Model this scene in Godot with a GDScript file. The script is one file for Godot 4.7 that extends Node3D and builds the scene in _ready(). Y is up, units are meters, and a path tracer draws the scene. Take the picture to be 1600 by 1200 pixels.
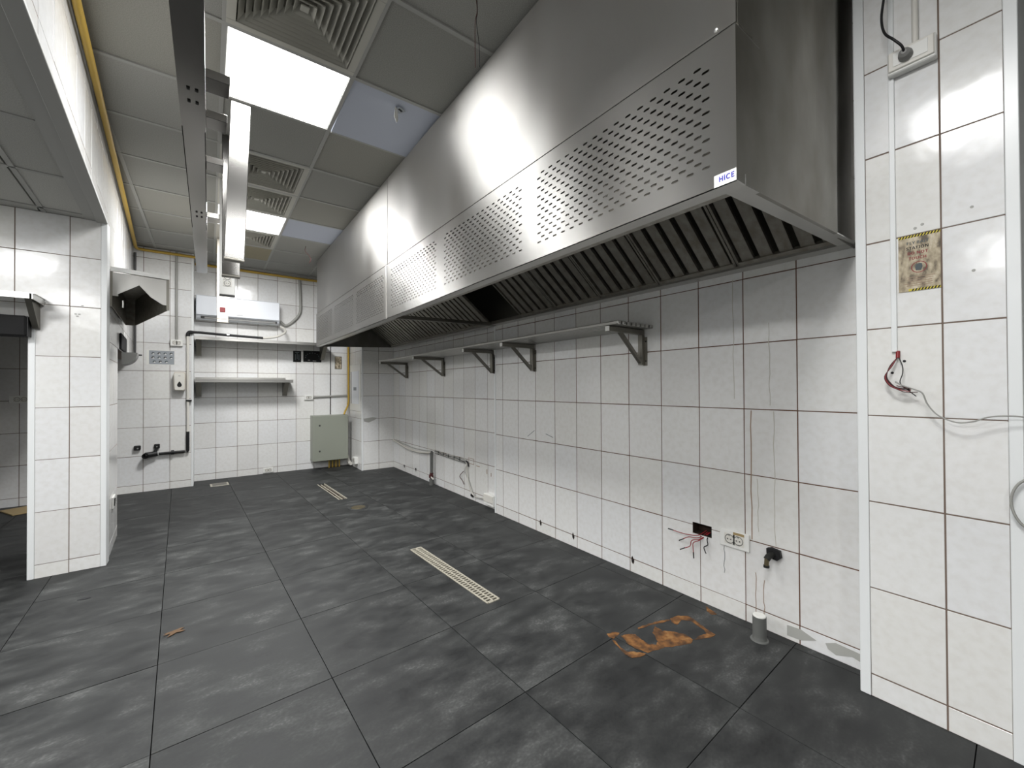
extends Node3D
# An emptied restaurant kitchen: white wall tiles, dark stone floor, long steel extraction hood.
# World: the right wall runs along z, the camera stands at x = 0, z = 0; metres, y up.

const ROW0 := 0.0904          # first tile joint above the floor
const ROWH := 0.3523          # tile height with its joint
const COLW := 0.2534          # tile width with its joint
const XR := 2.342             # right wall face
const XF := 2.40              # right wall face beyond the step
const XP := 2.19              # face of the front pier of the right wall
const ZB := -7.15             # back wall face
const ZBL := -6.82            # back wall face, left part
const ZPL := -4.14            # front face of the left pier
const YC := 3.04              # ceiling
const YL := 2.48              # low ceiling on the left
const LEFT_SKEW := 0.0585     # the left wall runs a little aslant, as the floor tiles do
const FLOOR_SKEW := 0.0444

const LIGHT_MAIN := 5.2
const LIGHT_FAR := 9.0
const LIGHT_NEAR := 4.8
const LIGHT_LEFT := 6.0
const LIGHT_LEFT_ADDED := 6.1  # strength of the unseen left panels added for the right wall
const EXPOSURE := 1.0

var M := {}
var taken := {}
var rng := RandomNumberGenerator.new()
var tile_cache := {}


class Shape extends RefCounted:
	var v := PackedVector3Array()
	var n := PackedVector3Array()
	var t := PackedVector2Array()
	var xf := Transform3D.IDENTITY
	func tri(a: Vector3, b: Vector3, c: Vector3, na: Vector3, nb: Vector3, nc: Vector3) -> void:
		a = xf * a; b = xf * b; c = xf * c
		na = (xf.basis * na).normalized(); nb = (xf.basis * nb).normalized(); nc = (xf.basis * nc).normalized()
		var f := (b - a).cross(c - a)
		var flip := f.dot(na + nb + nc) > 0.0
		var s := na + nb + nc
		var m := Vector3(absf(s.x), absf(s.y), absf(s.z))
		for k in ([0, 2, 1] if flip else [0, 1, 2]):
			var p: Vector3 = [a, b, c][k]
			v.append(p)
			n.append([na, nb, nc][k])
			if m.x >= m.y and m.x >= m.z:
				t.append(Vector2(p.z, p.y))
			elif m.y >= m.z:
				t.append(Vector2(p.x, p.z))
			else:
				t.append(Vector2(p.x, p.y))
	func flat(a: Vector3, b: Vector3, c: Vector3, o: Vector3) -> void:
		tri(a, b, c, o, o, o)
	func quad(a: Vector3, b: Vector3, c: Vector3, d: Vector3, o: Vector3) -> void:
		tri(a, b, c, o, o, o)
		tri(a, c, d, o, o, o)
	func face(pts: Array, inside: Vector3) -> void:   # flat polygon, facing away from the point «inside»
		var o: Vector3 = (pts[1] - pts[0]).cross(pts[2] - pts[0]).normalized()
		if o.dot(pts[0] - inside) < 0.0:
			o = -o
		for i in range(1, pts.size() - 1):
			tri(pts[0], pts[i], pts[i + 1], o, o, o)
	func box(c: Vector3, s: Vector3, b := 0.0, bs := Basis.IDENTITY) -> Shape:
		var h := s * 0.5
		b = minf(b, minf(h.x, minf(h.y, h.z)) * 0.9)
		var P := func(q: Vector3) -> Vector3: return c + bs * q
		for ax in 3:
			var u := (ax + 1) % 3
			var w := (ax + 2) % 3
			for sg in [-1.0, 1.0]:
				var pts := []
				for k in [[-1, -1], [1, -1], [1, 1], [-1, 1]]:
					var q := Vector3.ZERO
					q[ax] = sg * h[ax]
					q[u] = k[0] * (h[u] - b)
					q[w] = k[1] * (h[w] - b)
					pts.append(P.call(q))
				var o := Vector3.ZERO
				o[ax] = sg
				quad(pts[0], pts[1], pts[2], pts[3], bs * o)
		if b > 0.0:
			for ax in 3:
				var u := (ax + 1) % 3
				var w := (ax + 2) % 3
				for su in [-1.0, 1.0]:
					for sw in [-1.0, 1.0]:
						var pts := []
						for k in [[-1, 0], [1, 0], [1, 1], [-1, 1]]:
							var q := Vector3.ZERO
							q[ax] = k[0] * (h[ax] - b)
							q[u] = su * (h[u] - (b if k[1] == 1 else 0.0))
							q[w] = sw * (h[w] - (0.0 if k[1] == 1 else b))
							pts.append(P.call(q))
						var o := Vector3.ZERO
						o[u] = su
						o[w] = sw
						quad(pts[0], pts[1], pts[2], pts[3], (bs * o).normalized())
			for sx in [-1.0, 1.0]:
				for sy in [-1.0, 1.0]:
					for sz in [-1.0, 1.0]:
						var o := Vector3(sx, sy, sz)
						flat(P.call(Vector3(sx * h.x, sy * (h.y - b), sz * (h.z - b))), P.call(Vector3(sx * (h.x - b), sy * h.y, sz * (h.z - b))), P.call(Vector3(sx * (h.x - b), sy * (h.y - b), sz * h.z)), (bs * o).normalized())
		return self
	func span(a: Vector3, b: Vector3, bev := 0.0) -> Shape:      # box between two corners
		return box((a + b) * 0.5, (b - a).abs(), bev)
	func bar(a: Vector3, b: Vector3, w: float, h: float, bev := 0.0, up := Vector3.UP) -> Shape:   # square bar from a to b
		var z := (b - a).normalized()
		var x := up.cross(z)
		x = Vector3.RIGHT if x.length() < 0.01 else x.normalized()
		var y := z.cross(x)
		return box((a + b) * 0.5, Vector3(w, h, (b - a).length()), bev, Basis(x, y, z))
	func tube(path: Array, r: float, seg := 8, caps := true) -> Shape:
		var m := path.size()
		var rings := []
		var norms := []
		var prev := Vector3.ZERO
		for i in m:
			var d: Vector3 = (path[mini(i + 1, m - 1)] - path[maxi(i - 1, 0)]).normalized()
			var x := prev - d * prev.dot(d) if i else (Vector3.UP if absf(d.y) < 0.9 else Vector3.RIGHT).cross(d)
			x = x.normalized()
			prev = x
			var y := d.cross(x)
			var ring := []
			var nn := []
			for k in seg:
				var a := TAU * k / seg
				var q := x * cos(a) + y * sin(a)
				nn.append(q)
				ring.append(path[i] + q * r)
			rings.append(ring)
			norms.append(nn)
		for i in m - 1:
			for k in seg:
				var l := (k + 1) % seg
				tri(rings[i][k], rings[i][l], rings[i + 1][l], norms[i][k], norms[i][l], norms[i + 1][l])
				tri(rings[i][k], rings[i + 1][l], rings[i + 1][k], norms[i][k], norms[i + 1][l], norms[i + 1][k])
		if caps:
			for e in [0, m - 1]:
				var o: Vector3 = (path[0] - path[1]).normalized() if e == 0 else (path[m - 1] - path[m - 2]).normalized()
				for k in seg:
					flat(path[e], rings[e][k], rings[e][(k + 1) % seg], o)
		return self
	func curve(pts: Array, r: float, seg := 6, steps := 6) -> Shape:    # smooth cable through the points
		var out := []
		for i in pts.size() - 1:
			var a: Vector3 = pts[maxi(i - 1, 0)]
			var b: Vector3 = pts[i]
			var c: Vector3 = pts[i + 1]
			var d: Vector3 = pts[mini(i + 2, pts.size() - 1)]
			for k in steps:
				out.append(b.cubic_interpolate(c, a, d, float(k) / steps))
		out.append(pts[-1])
		return tube(out, r, seg)
	func lathe(profile: Array, seg := 16) -> Shape:     # (radius, height) about the y axis
		for i in profile.size() - 1:
			var p: Vector2 = profile[i]
			var q: Vector2 = profile[i + 1]
			var e := q - p
			if e.length() < 1e-6:
				continue
			var nr := Vector2(e.y, -e.x).normalized()
			for k in seg:
				var a := TAU * k / seg
				var b := TAU * (k + 1) / seg
				var da := Vector3(cos(a), 0, sin(a))
				var db := Vector3(cos(b), 0, sin(b))
				var na := da * nr.x + Vector3.UP * nr.y
				var nb := db * nr.x + Vector3.UP * nr.y
				if p.x > 1e-6:
					tri(da * p.x + Vector3.UP * p.y, db * p.x + Vector3.UP * p.y, db * q.x + Vector3.UP * q.y, na, nb, nb)
				if q.x > 1e-6:
					tri(da * p.x + Vector3.UP * p.y, db * q.x + Vector3.UP * q.y, da * q.x + Vector3.UP * q.y, na, nb, na)
		return self
	func prism(poly: Array, z0: float, z1: float) -> Shape:    # polygon in xy pushed from z0 to z1
		var pp := PackedVector2Array(poly)
		var ix := Geometry2D.triangulate_polygon(pp)
		for i in range(0, ix.size(), 3):
			var a := pp[ix[i]]
			var b := pp[ix[i + 1]]
			var c := pp[ix[i + 2]]
			for z in [z0, z1]:
				var o := Vector3(0, 0, 1 if (z == z1) == (z1 > z0) else -1)
				flat(Vector3(a.x, a.y, z), Vector3(b.x, b.y, z), Vector3(c.x, c.y, z), o)
		var cw := Geometry2D.is_polygon_clockwise(pp)
		for i in pp.size():
			var a := pp[i]
			var b := pp[(i + 1) % pp.size()]
			var e := b - a
			var o := Vector3(e.y, -e.x, 0).normalized() * (-1.0 if cw else 1.0)
			quad(Vector3(a.x, a.y, z0), Vector3(b.x, b.y, z0), Vector3(b.x, b.y, z1), Vector3(a.x, a.y, z1), o)
		return self
	func mesh() -> ArrayMesh:
		var a := []
		a.resize(Mesh.ARRAY_MAX)
		a[Mesh.ARRAY_VERTEX] = v
		a[Mesh.ARRAY_NORMAL] = n
		a[Mesh.ARRAY_TEX_UV] = t
		var m := ArrayMesh.new()
		m.add_surface_from_arrays(Mesh.PRIMITIVE_TRIANGLES, a)
		return m


# ---------------------------------------------------------------- helpers
func numbered(called: String) -> String:
	if not taken.has(called):
		taken[called] = 0
		return called
	taken[called] += 1
	return "%s_%03d" % [called, taken[called]]

func obj(called: String, s, m: Material, parent: Node = null) -> MeshInstance3D:
	var o := MeshInstance3D.new()
	o.mesh = s.mesh() if s is Shape else s
	o.material_override = m
	if parent == null:
		o.name = numbered(called)
		add_child(o)
	else:
		o.name = called
		parent.add_child(o, true)
	return o

func tag(o: Node, label: String, category: String, group := "") -> Node:
	o.set_meta("label", label)
	o.set_meta("category", category)
	if group:
		o.set_meta("group", group)
	return o

func thing(called: String, label: String, category: String, at := Vector3.ZERO, turn := 0.0, group := "") -> Node3D:
	var o := Node3D.new()
	o.name = numbered(called)
	add_child(o)
	o.position = at
	o.rotation.y = turn
	tag(o, label, category, group)
	return o

func struct(called: String, s, m: Material, label := "") -> MeshInstance3D:
	var o := obj(called, s, m)
	o.set_meta("kind", "structure")
	if label:
		o.set_meta("label", label)
	return o

func sh() -> Shape:
	return Shape.new()


# ---------------------------------------------------------------- materials
func noise_image(size: int, freq: float, seed_: int, oct := 4, sx := 1.0, sy := 1.0) -> Image:
	var nz := FastNoiseLite.new()
	nz.noise_type = FastNoiseLite.TYPE_SIMPLEX_SMOOTH
	nz.seed = seed_
	nz.frequency = freq
	nz.fractal_octaves = oct
	var im := Image.create(size, size, false, Image.FORMAT_RF)
	# a seamless field: noise on a torus in 4 directions, folded to 3 by blending the borders
	for y in size:
		for x in size:
			var fx := float(x) / size
			var fy := float(y) / size
			var a := nz.get_noise_2d(x * sx, y * sy)
			var wx := smoothstep(0.8, 1.0, fx)
			var wy := smoothstep(0.8, 1.0, fy)
			if wx > 0.0:
				a = lerpf(a, nz.get_noise_2d((x - size) * sx, y * sy), wx)
			if wy > 0.0:
				var b := nz.get_noise_2d(x * sx, (y - size) * sy)
				if wx > 0.0:
					b = lerpf(b, nz.get_noise_2d((x - size) * sx, (y - size) * sy), wx)
				a = lerpf(a, b, wy)
			im.set_pixel(x, y, Color(a, a, a))
	return im

func tex(im: Image) -> ImageTexture:
	im.generate_mipmaps()
	return ImageTexture.create_from_image(im)

func ramp_tex(im: Image, stops: Array) -> ImageTexture:     # stops: [value, Color] in rising order
	var w := im.get_width()
	var h := im.get_height()
	var o := Image.create(w, h, false, Image.FORMAT_RGB8)
	for y in h:
		for x in w:
			var a := im.get_pixel(x, y).r
			var c: Color = stops[0][1]
			for i in stops.size() - 1:
				if a >= stops[i][0]:
					c = (stops[i][1] as Color).lerp(stops[i + 1][1], clampf((a - stops[i][0]) / (stops[i + 1][0] - stops[i][0]), 0, 1))
			o.set_pixel(x, y, c)
	return tex(o)

func mat(c: Color, rough := 0.6, metal := 0.0, spec := 0.5) -> StandardMaterial3D:
	var m := StandardMaterial3D.new()
	m.albedo_color = c
	m.roughness = rough
	m.metallic = metal
	m.metallic_specular = spec
	return m

func tri_map(m: StandardMaterial3D, scale: float, off := Vector3.ZERO, world := true) -> StandardMaterial3D:
	m.uv1_triplanar = true
	m.uv1_world_triplanar = world
	m.uv1_scale = Vector3.ONE * scale
	m.uv1_offset = off
	return m

func g(v: float) -> Color:
	return Color(v, v, v)

func make_materials() -> void:
	var soft := noise_image(256, 0.012, 3, 3)
	var fine := noise_image(256, 0.05, 11, 4)
	var wave_im := soft.duplicate()
	wave_im.convert(Image.FORMAT_RGB8)
	var wv := ramp_tex(soft, [[-0.6, g(0)], [0.6, g(1)]])
	# white glazed wall tile: faint mottling, slightly wavy glaze
	var mott := ramp_tex(fine, [[-0.5, Color(0.975, 0.972, 0.965)], [0.0, Color(0.99, 0.99, 0.987)], [0.5, Color(1, 1, 1)]])
	M.tile = []
	for k in [Color(0.90, 0.90, 0.895), Color(0.895, 0.893, 0.882), Color(0.893, 0.895, 0.897), Color(0.905, 0.904, 0.90), Color(0.88, 0.878, 0.873)]:
		var m := mat(k, 0.16)
		m.albedo_texture = mott
		m.heightmap_enabled = true
		m.heightmap_texture = wv
		m.heightmap_scale = 0.06
		tri_map(m, 1.7, Vector3(rng.randf(), rng.randf(), rng.randf()))
		M.tile.append(m)
	M.grout = mat(Color(0.44, 0.38, 0.34), 0.9)
	M.grout_rust = mat(Color(0.40, 0.29, 0.23), 0.9)
	M.trim = mat(Color(0.90, 0.91, 0.91), 0.3)
	M.plaster = mat(Color(0.80, 0.80, 0.79), 0.8)
	# dark stone floor tiles, cloudy and streaked
	var cl := noise_image(768, 0.0045, 21, 4, 1.0, 1.7)
	var cl2 := noise_image(768, 0.016, 22, 4, 0.7, 1.5)
	var cl3 := noise_image(768, 0.11, 23, 3, 0.8, 1.2)
	for y in 768:
		for x in 768:
			var a := cl.get_pixel(x, y).r
			var b := cl2.get_pixel(x, y).r
			var f3 := cl3.get_pixel(x, y).r
			var s := a * 0.95 + 0.5 * b + 0.34 * f3 + maxf(0.0, b + f3 - 0.45) * 0.35 * smoothstep(-0.2, 0.3, a)
			cl.set_pixel(x, y, g(s))
	var stone := ramp_tex(cl, [[-0.85, Color(0.118, 0.123, 0.125)], [-0.3, Color(0.165, 0.170, 0.170)], [0.1, Color(0.203, 0.208, 0.206)], [0.5, Color(0.255, 0.26, 0.257)], [1.0, Color(0.34, 0.345, 0.34)]])
	var stone_rough := ramp_tex(cl, [[-0.6, g(0.52)], [0.6, g(0.74)]])
	M.stone = []
	for k in 6:
		var m := mat(g([0.98, 0.95, 1.0, 0.92, 0.99, 0.96][k]), 1.0, 0.0, 0.42)
		m.albedo_texture = stone
		m.roughness_texture = stone_rough
		tri_map(m, 0.75, Vector3(rng.randf(), rng.randf(), rng.randf()), true)
		M.stone.append(m)
	M.floor_base = mat(Color(0.10, 0.10, 0.10), 0.95)
	# steels
	var smudge := noise_image(256, 0.02, 31, 4, 1.0, 0.35)
	var sm_r := ramp_tex(smudge, [[-0.5, g(0.45)], [0.1, g(0.49)], [0.6, g(0.54)]])
	var sm_c := ramp_tex(smudge, [[-0.6, Color(0.815, 0.805, 0.785)], [0.5, Color(0.845, 0.84, 0.825)]])
	var hs := mat(g(0.80), 1.0, 1.0)
	hs.roughness_texture = sm_r
	hs.albedo_texture = sm_c
	tri_map(hs, 0.6)
	hs.anisotropy_enabled = true
	hs.anisotropy = -1.0
	hs.heightmap_enabled = true
	hs.heightmap_texture = ramp_tex(noise_image(256, 0.008, 91, 2), [[-0.7, g(0)], [0.7, g(1)]])
	hs.heightmap_scale = 0.5
	M.hood = hs
	# the hood ends: darker copy of the front steel, with greasy wiping marks
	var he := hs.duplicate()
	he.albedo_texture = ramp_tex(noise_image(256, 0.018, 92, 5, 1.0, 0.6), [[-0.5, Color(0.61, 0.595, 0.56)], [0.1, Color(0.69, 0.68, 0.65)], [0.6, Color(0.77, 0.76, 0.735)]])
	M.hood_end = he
	var st := mat(Color(0.74, 0.735, 0.72), 0.33, 1.0)
	st.roughness = 0.33
	M.steel = st
	M.steel_post = mat(Color(0.47, 0.465, 0.455), 0.23, 1.0)
	M.steel_rail = mat(Color(0.60, 0.59, 0.575), 0.2, 1.0)
	M.red_dark = mat(Color(0.34, 0.05, 0.07), 0.4)
	M.steel_dull = mat(Color(0.52, 0.51, 0.48), 0.45, 1.0)
	M.steel_bright = mat(Color(0.86, 0.86, 0.85), 0.3, 1.0)
	var grease := ramp_tex(noise_image(256, 0.03, 41, 4), [[-0.5, Color(0.55, 0.53, 0.485)], [0.1, Color(0.62, 0.605, 0.57)], [0.6, Color(0.68, 0.67, 0.64)]])
	var fl := mat(g(1), 0.42, 0.6)
	fl.albedo_texture = grease
	tri_map(fl, 2.0)
	M.filter = fl
	M.steel_dark = mat(Color(0.20, 0.20, 0.19), 0.6, 0.6)
	# ceiling
	var cs := ramp_tex(noise_image(256, 0.2, 51, 2), [[-0.5, Color(0.74, 0.74, 0.73)], [0.5, Color(0.82, 0.82, 0.81)]])
	M.ceil_tile = []
	for k in [Color(0.745, 0.745, 0.73), Color(0.72, 0.72, 0.705), Color(0.76, 0.76, 0.745), Color(0.73, 0.725, 0.70)]:
		var m := mat(k, 0.9)
		m.albedo_texture = cs
		tri_map(m, 3.0)
		M.ceil_tile.append(m)
	M.low_tile = []
	for k in [0.865, 0.85, 0.88, 0.86]:
		var m := mat(Color(k, k, k * 0.985), 0.9)
		m.albedo_texture = cs
		tri_map(m, 3.0)
		M.low_tile.append(m)
	M.ceil_yellow = mat(Color(0.62, 0.59, 0.50), 0.9)
	M.tbar = mat(Color(0.62, 0.62, 0.605), 0.6)
	M.panel_off = mat(Color(0.68, 0.705, 0.76), 0.5)
	M.diffuser = mat(Color(0.70, 0.695, 0.66), 0.5)
	M.led = mat(Color(1, 1, 1), 0.5)
	M.led.emission_enabled = true
	M.led.emission = Color(1, 1, 0.985)
	M.led.emission_energy_multiplier = 3.0
	# the small things
	M.white = mat(Color(0.90, 0.90, 0.885), 0.35)
	M.white2 = mat(Color(0.86, 0.85, 0.82), 0.4)
	M.cream = mat(Color(0.80, 0.77, 0.72), 0.45)
	M.ac = mat(Color(0.90, 0.915, 0.94), 0.3)
	M.grey = mat(Color(0.52, 0.52, 0.51), 0.5)
	M.grey_dark = mat(Color(0.26, 0.26, 0.26), 0.5)
	M.pipe_grey = mat(Color(0.38, 0.385, 0.375), 0.6)
	M.cabinet = mat(Color(0.56, 0.575, 0.53), 0.45)
	M.black = mat(Color(0.06, 0.06, 0.065), 0.55)
	M.black_soft = mat(Color(0.035, 0.035, 0.04), 0.85)
	M.yellow = mat(Color(0.74, 0.61, 0.24), 0.5)
	M.red = mat(Color(0.52, 0.10, 0.12), 0.4)
	M.red_wire = mat(Color(0.58, 0.15, 0.18), 0.5)
	M.maroon = mat(Color(0.27, 0.08, 0.08), 0.5)
	M.cable_white = mat(Color(0.80, 0.79, 0.76), 0.5)
	M.cable_grey = mat(Color(0.60, 0.60, 0.58), 0.5)
	M.paper = mat(Color(0.88, 0.88, 0.86), 0.8)
	M.paper_grey = mat(Color(0.60, 0.62, 0.64), 0.7)
	M.ink = mat(Color(0.12, 0.12, 0.13), 0.8)
	M.ink_grey = mat(Color(0.34, 0.37, 0.38), 0.8)
	M.ink_blue = mat(Color(0.13, 0.12, 0.62), 0.6)
	M.sign_yellow = mat(Color(0.80, 0.74, 0.25), 0.6)
	var sb := ramp_tex(noise_image(256, 0.025, 61, 5, 1.0, 0.5), [[-0.45, Color(0.38, 0.34, 0.28)], [-0.1, Color(0.62, 0.57, 0.48)], [0.2, Color(0.72, 0.67, 0.57)], [0.5, Color(0.80, 0.76, 0.68)]])
	M.sign_board = mat(g(1), 0.6)
	M.sign_board.albedo_texture = sb
	tri_map(M.sign_board, 5.0)
	var rs := ramp_tex(noise_image(256, 0.04, 71, 5), [[-0.5, Color(0.26, 0.175, 0.10)], [-0.1, Color(0.38, 0.25, 0.125)], [0.2, Color(0.48, 0.32, 0.155)], [0.5, Color(0.55, 0.40, 0.235)]])
	M.rust = mat(g(1), 0.9)
	M.rust.albedo_texture = rs
	tri_map(M.rust, 1.6)
	M.rust_dark = mat(Color(0.16, 0.10, 0.06), 0.9)
	M.drip = mat(Color(0.60, 0.50, 0.42), 0.5)
	M.drip_grey = mat(Color(0.75, 0.735, 0.69), 0.4)
	M.patch = mat(Color(0.66, 0.66, 0.64), 0.7)
	M.drain = mat(Color(0.74, 0.72, 0.66), 0.5, 0.4)
	M.trough = mat(Color(0.16, 0.12, 0.08), 0.8)
	M.brass = mat(Color(0.50, 0.46, 0.36), 0.4, 0.9)
	M.brown_tape = mat(Color(0.62, 0.54, 0.38), 0.6)
	M.leaf = mat(Color(0.36, 0.27, 0.18), 0.8)


# ---------------------------------------------------------------- tiled surfaces
func cut_rects(r: Rect2, holes: Array) -> Array:
	var out := [r]
	for h in holes:
		var next := []
		for q in out:
			if not q.intersects(h):
				next.append(q)
				continue
			var i: Rect2 = q.intersection(h)
			for c in [Rect2(q.position.x, q.position.y, i.position.x - q.position.x, q.size.y), Rect2(i.end.x, q.position.y, q.end.x - i.end.x, q.size.y), Rect2(i.position.x, q.position.y, i.size.x, i.position.y - q.position.y), Rect2(i.position.x, i.end.y, i.size.x, q.end.y - i.end.y)]:
				if c.size.x > 0.002 and c.size.y > 0.002:
					next.append(c)
		out = next
	return out

func tile_mesh(w: float, h: float) -> ArrayMesh:
	var key := "%d_%d" % [roundi(w * 1000), roundi(h * 1000)]
	if not tile_cache.has(key):
		# glazed face with a soft pillowed rim; the back stays in the mortar
		var s := sh()
		s.box(Vector3(0, 0, -0.004), Vector3(w, h, 0.008), 0.0016)
		tile_cache[key] = s.mesh()
	return tile_cache[key]

func joints(first: float, step: float, lo: float, hi: float) -> Array:
	var a := [lo]
	var k := ceilf((lo - first) / step)
	while first + k * step < hi - 0.006:
		if first + k * step > lo + 0.006:
			a.append(first + k * step)
		k += 1
	a.append(hi)
	return a

# local frame of a wall: x along it, y up, z out of it; «at» is where local 0,0,0 lies
func tiled_wall(called: String, label: String, at: Vector3, turn: float, x0: float, x1: float, y0: float, y1: float, xfirst: float, thick := 0.12, holes := [], grout: Material = null) -> MeshInstance3D:
	var s := sh()
	for q in cut_rects(Rect2(x0, y0, x1 - x0, y1 - y0), holes):
		s.span(Vector3(q.position.x, q.position.y, -thick), Vector3(q.end.x, q.end.y, -0.0011))
	var w := struct(called, s, grout if grout else M.grout, label)
	w.position = at
	w.rotation.y = turn
	var xs := joints(xfirst, COLW, x0, x1)
	var ys := joints(ROW0, ROWH, y0, y1)
	for i in xs.size() - 1:
		for j in ys.size() - 1:
			var gap := 0.0018
			var r := Rect2(xs[i] + (gap if i else 0.0), ys[j] + (gap if j else 0.0), xs[i + 1] - xs[i] - gap * (2 if i and i < xs.size() - 2 else 1), ys[j + 1] - ys[j] - gap * (2 if j and j < ys.size() - 2 else 1))
			if r.size.x < 0.012 or r.size.y < 0.012:
				continue
			var hit := false
			for h in holes:
				hit = hit or r.intersects(h)
			var o: MeshInstance3D
			var m: Material = M.tile[rng.randi() % M.tile.size()]
			if hit:
				var c := sh()
				for q in cut_rects(r, holes):
					c.box(Vector3(q.get_center().x, q.get_center().y, -0.004), Vector3(q.size.x, q.size.y, 0.008))
				if c.v.is_empty():
					continue
				o = obj("tile", c, m, w)
			else:
				o = obj("tile", tile_mesh(r.size.x, r.size.y), m, w)
				o.position = Vector3(r.get_center().x, r.get_center().y, rng.randf_range(-0.0006, 0.0003))
				o.rotation = Vector3(rng.randf_range(-0.0022, 0.0022), rng.randf_range(-0.0028, 0.0028), 0)
	return w

func left_x(z: float) -> float:      # the slanted left wall
	return -0.595 - LEFT_SKEW * (ZPL - z)


# ---------------------------------------------------------------- setting
func build_setting() -> void:
	# --- floor: square stone tiles, laid a little aslant to the right wall
	var fl := struct("floor", sh().span(Vector3(-4.2, -0.12, -7.6), Vector3(4.6, -0.026, 7.6)), M.floor_base, "dark grey stone tile floor of the kitchen")
	fl.position = Vector3(-0.1885, 0, -2.508)
	fl.rotation.y = FLOOR_SKEW
	var drains := [Rect2(1.483, -0.52, 0.099, 1.055), Rect2(1.49, -3.345, 0.095, 0.96)]
	var full := sh().box(Vector3(0, -0.013, 0), Vector3(0.5965, 0.026, 0.5965)).mesh()
	for i in range(-5, 6):
		for j in range(-8, 12):
			var r := Rect2(i * 0.6 + 0.00175, j * 0.6 + 0.00175, 0.5965, 0.5965)
			var hit := false
			for h in drains:
				hit = hit or r.intersects(h)
			var m: Material = M.stone[rng.randi() % 6]
			if hit:
				var c := sh()
				for q in cut_rects(r, drains):
					c.box(Vector3(q.get_center().x, -0.013, q.get_center().y), Vector3(q.size.x, 0.026, q.size.y))
				obj("tile", c, m, fl)
			else:
				var o := obj("tile", full, m, fl)
				o.position = Vector3(r.get_center().x, rng.randf_range(-0.0008, 0.0004), r.get_center().y)
				o.rotation = Vector3(rng.randf_range(-0.0009, 0.0009), 0, rng.randf_range(-0.0009, 0.0009))
	# --- right wall: main part, rear part set back, front pier
	var q90 := -PI / 2      # local x = world z, out of the wall = -x
	tiled_wall("wall_right", "white tiled right wall under the steel hood with rusty joints", Vector3(XR, 0, 0), q90, -3.46, -0.50, 0, YC, -3.338, 0.14, [Rect2(-1.359, 0.392, 0.117, 0.066)], M.grout_rust)
	tiled_wall("wall_right_rear", "white tiled rear part of the right wall set back behind a trim", Vector3(XF, 0, 0), q90, -6.52, -3.4845, 0, YC, -3.704, 0.1, [], M.grout_rust)
	tiled_wall("wall_right_front", "white tiled pier of the right wall standing forward", Vector3(XP, 0, 0), q90, -0.499, -0.129, 0, YC, -0.282, 0.5)
	struct("trim_1", sh().span(Vector3(XP - 0.003, 0, -0.534), Vector3(XP + 0.45, YC, -0.4995), 0.002), M.trim, "white corner strip on the edge of the right pier")
	struct("trim_2", sh().span(Vector3(XP - 0.003, 0, -0.1285), Vector3(XP + 0.45, YC, -0.096), 0.002), M.trim, "white corner strip on the near edge of the right pier")
	struct("trim_3", sh().span(Vector3(XR - 0.004, 0, -3.484), Vector3(XR + 0.057, YC, -3.4605), 0.002), M.trim, "white strip at the step of the right wall")
	# --- back wall, its left part, the boxed column in the corner
	tiled_wall("wall_back", "white tiled back wall behind the steel shelves", Vector3(0, 0, ZB), 0, -0.20, 1.905, 0, YC, 0.08, 0.12)
	tiled_wall("wall_back_left", "white tiled left part of the back wall with the sink pipes", Vector3(0, 0, ZBL), 0, -2.6, -0.186, 0, YC, -0.653, 0.2)
	struct("trim_4", sh().span(Vector3(-0.1855, 0, ZBL - 0.34), Vector3(-0.160, YC, ZBL + 0.002), 0.002), M.trim, "white corner strip between the two parts of the back wall")
	tiled_wall("wall_column_front", "white tiled front of the boxed column in the far corner", Vector3(0, 0, -6.48), 0, 1.921, 2.40, 0, YC, 2.16, 0.3)
	tiled_wall("wall_column_side", "white tiled side of the boxed column beside the grey cabinet", Vector3(1.898, 0, 0), q90, -7.15, -6.497, 0, YC, -6.815, 0.02)
	struct("trim_5", sh().span(Vector3(1.896, 0, -6.496), Vector3(1.9205, YC, -6.478), 0.002), M.trim, "white corner strip of the boxed column")
	# --- left: pier with doorway beside it, aslant side wall running to the back
	var door := Rect2(-2.2, 0, 2.2 - 0.975, 1.76)
	tiled_wall("wall_left_front", "white tiled left pier and the wall over the dark doorway", Vector3(0, 0, ZPL), 0, -2.6, -0.6265, 0, YL, -0.782, 0.10, [door])
	struct("trim_6", sh().span(Vector3(-0.626, 0, ZPL - 0.1), Vector3(-0.5945, YL, ZPL + 0.002), 0.002), M.trim, "white corner strip on the room edge of the left pier")
	struct("trim_7", sh().span(Vector3(-0.975, 0, ZPL - 0.1), Vector3(-0.942, 1.76, ZPL + 0.006), 0.002), M.trim, "white corner strip on the doorway edge of the left pier")
	# local x = -z of the room along the slanted wall, from the pier corner
	var side := Vector3(left_x(ZPL), 0, ZPL)
	tiled_wall("wall_left", "white tiled side of the left pier with a small socket", side, PI / 2 + LEFT_SKEW, 0.018, 0.806, 0, 1.63, 0.24, 0.12)
	tiled_wall("wall_left_upper", "white tiled upper left wall running to the back corner", side, PI / 2 + LEFT_SKEW, 0.018, 2.70, 1.632, YC, 0.24, 0.12)
	tiled_wall("wall_left_bulkhead", "white tiled bulkhead over the edge of the low ceiling", side, PI / 2 + LEFT_SKEW, -8.8, 0.016, YL - 0.0, YC, 0.24, 0.1)
	var bt := struct("trim_8", sh().span(Vector3(-8.8, YL - 0.012, -0.055), Vector3(0.0, YL + 0.006, 0.003), 0.002).span(Vector3(-8.8, YL - 0.004, -0.115), Vector3(0.0, YL - 0.0005, -0.055)), M.tbar, "pale edge strip under the tiled bulkhead")
	bt.position = side
	bt.rotation.y = PI / 2 + LEFT_SKEW
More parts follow.
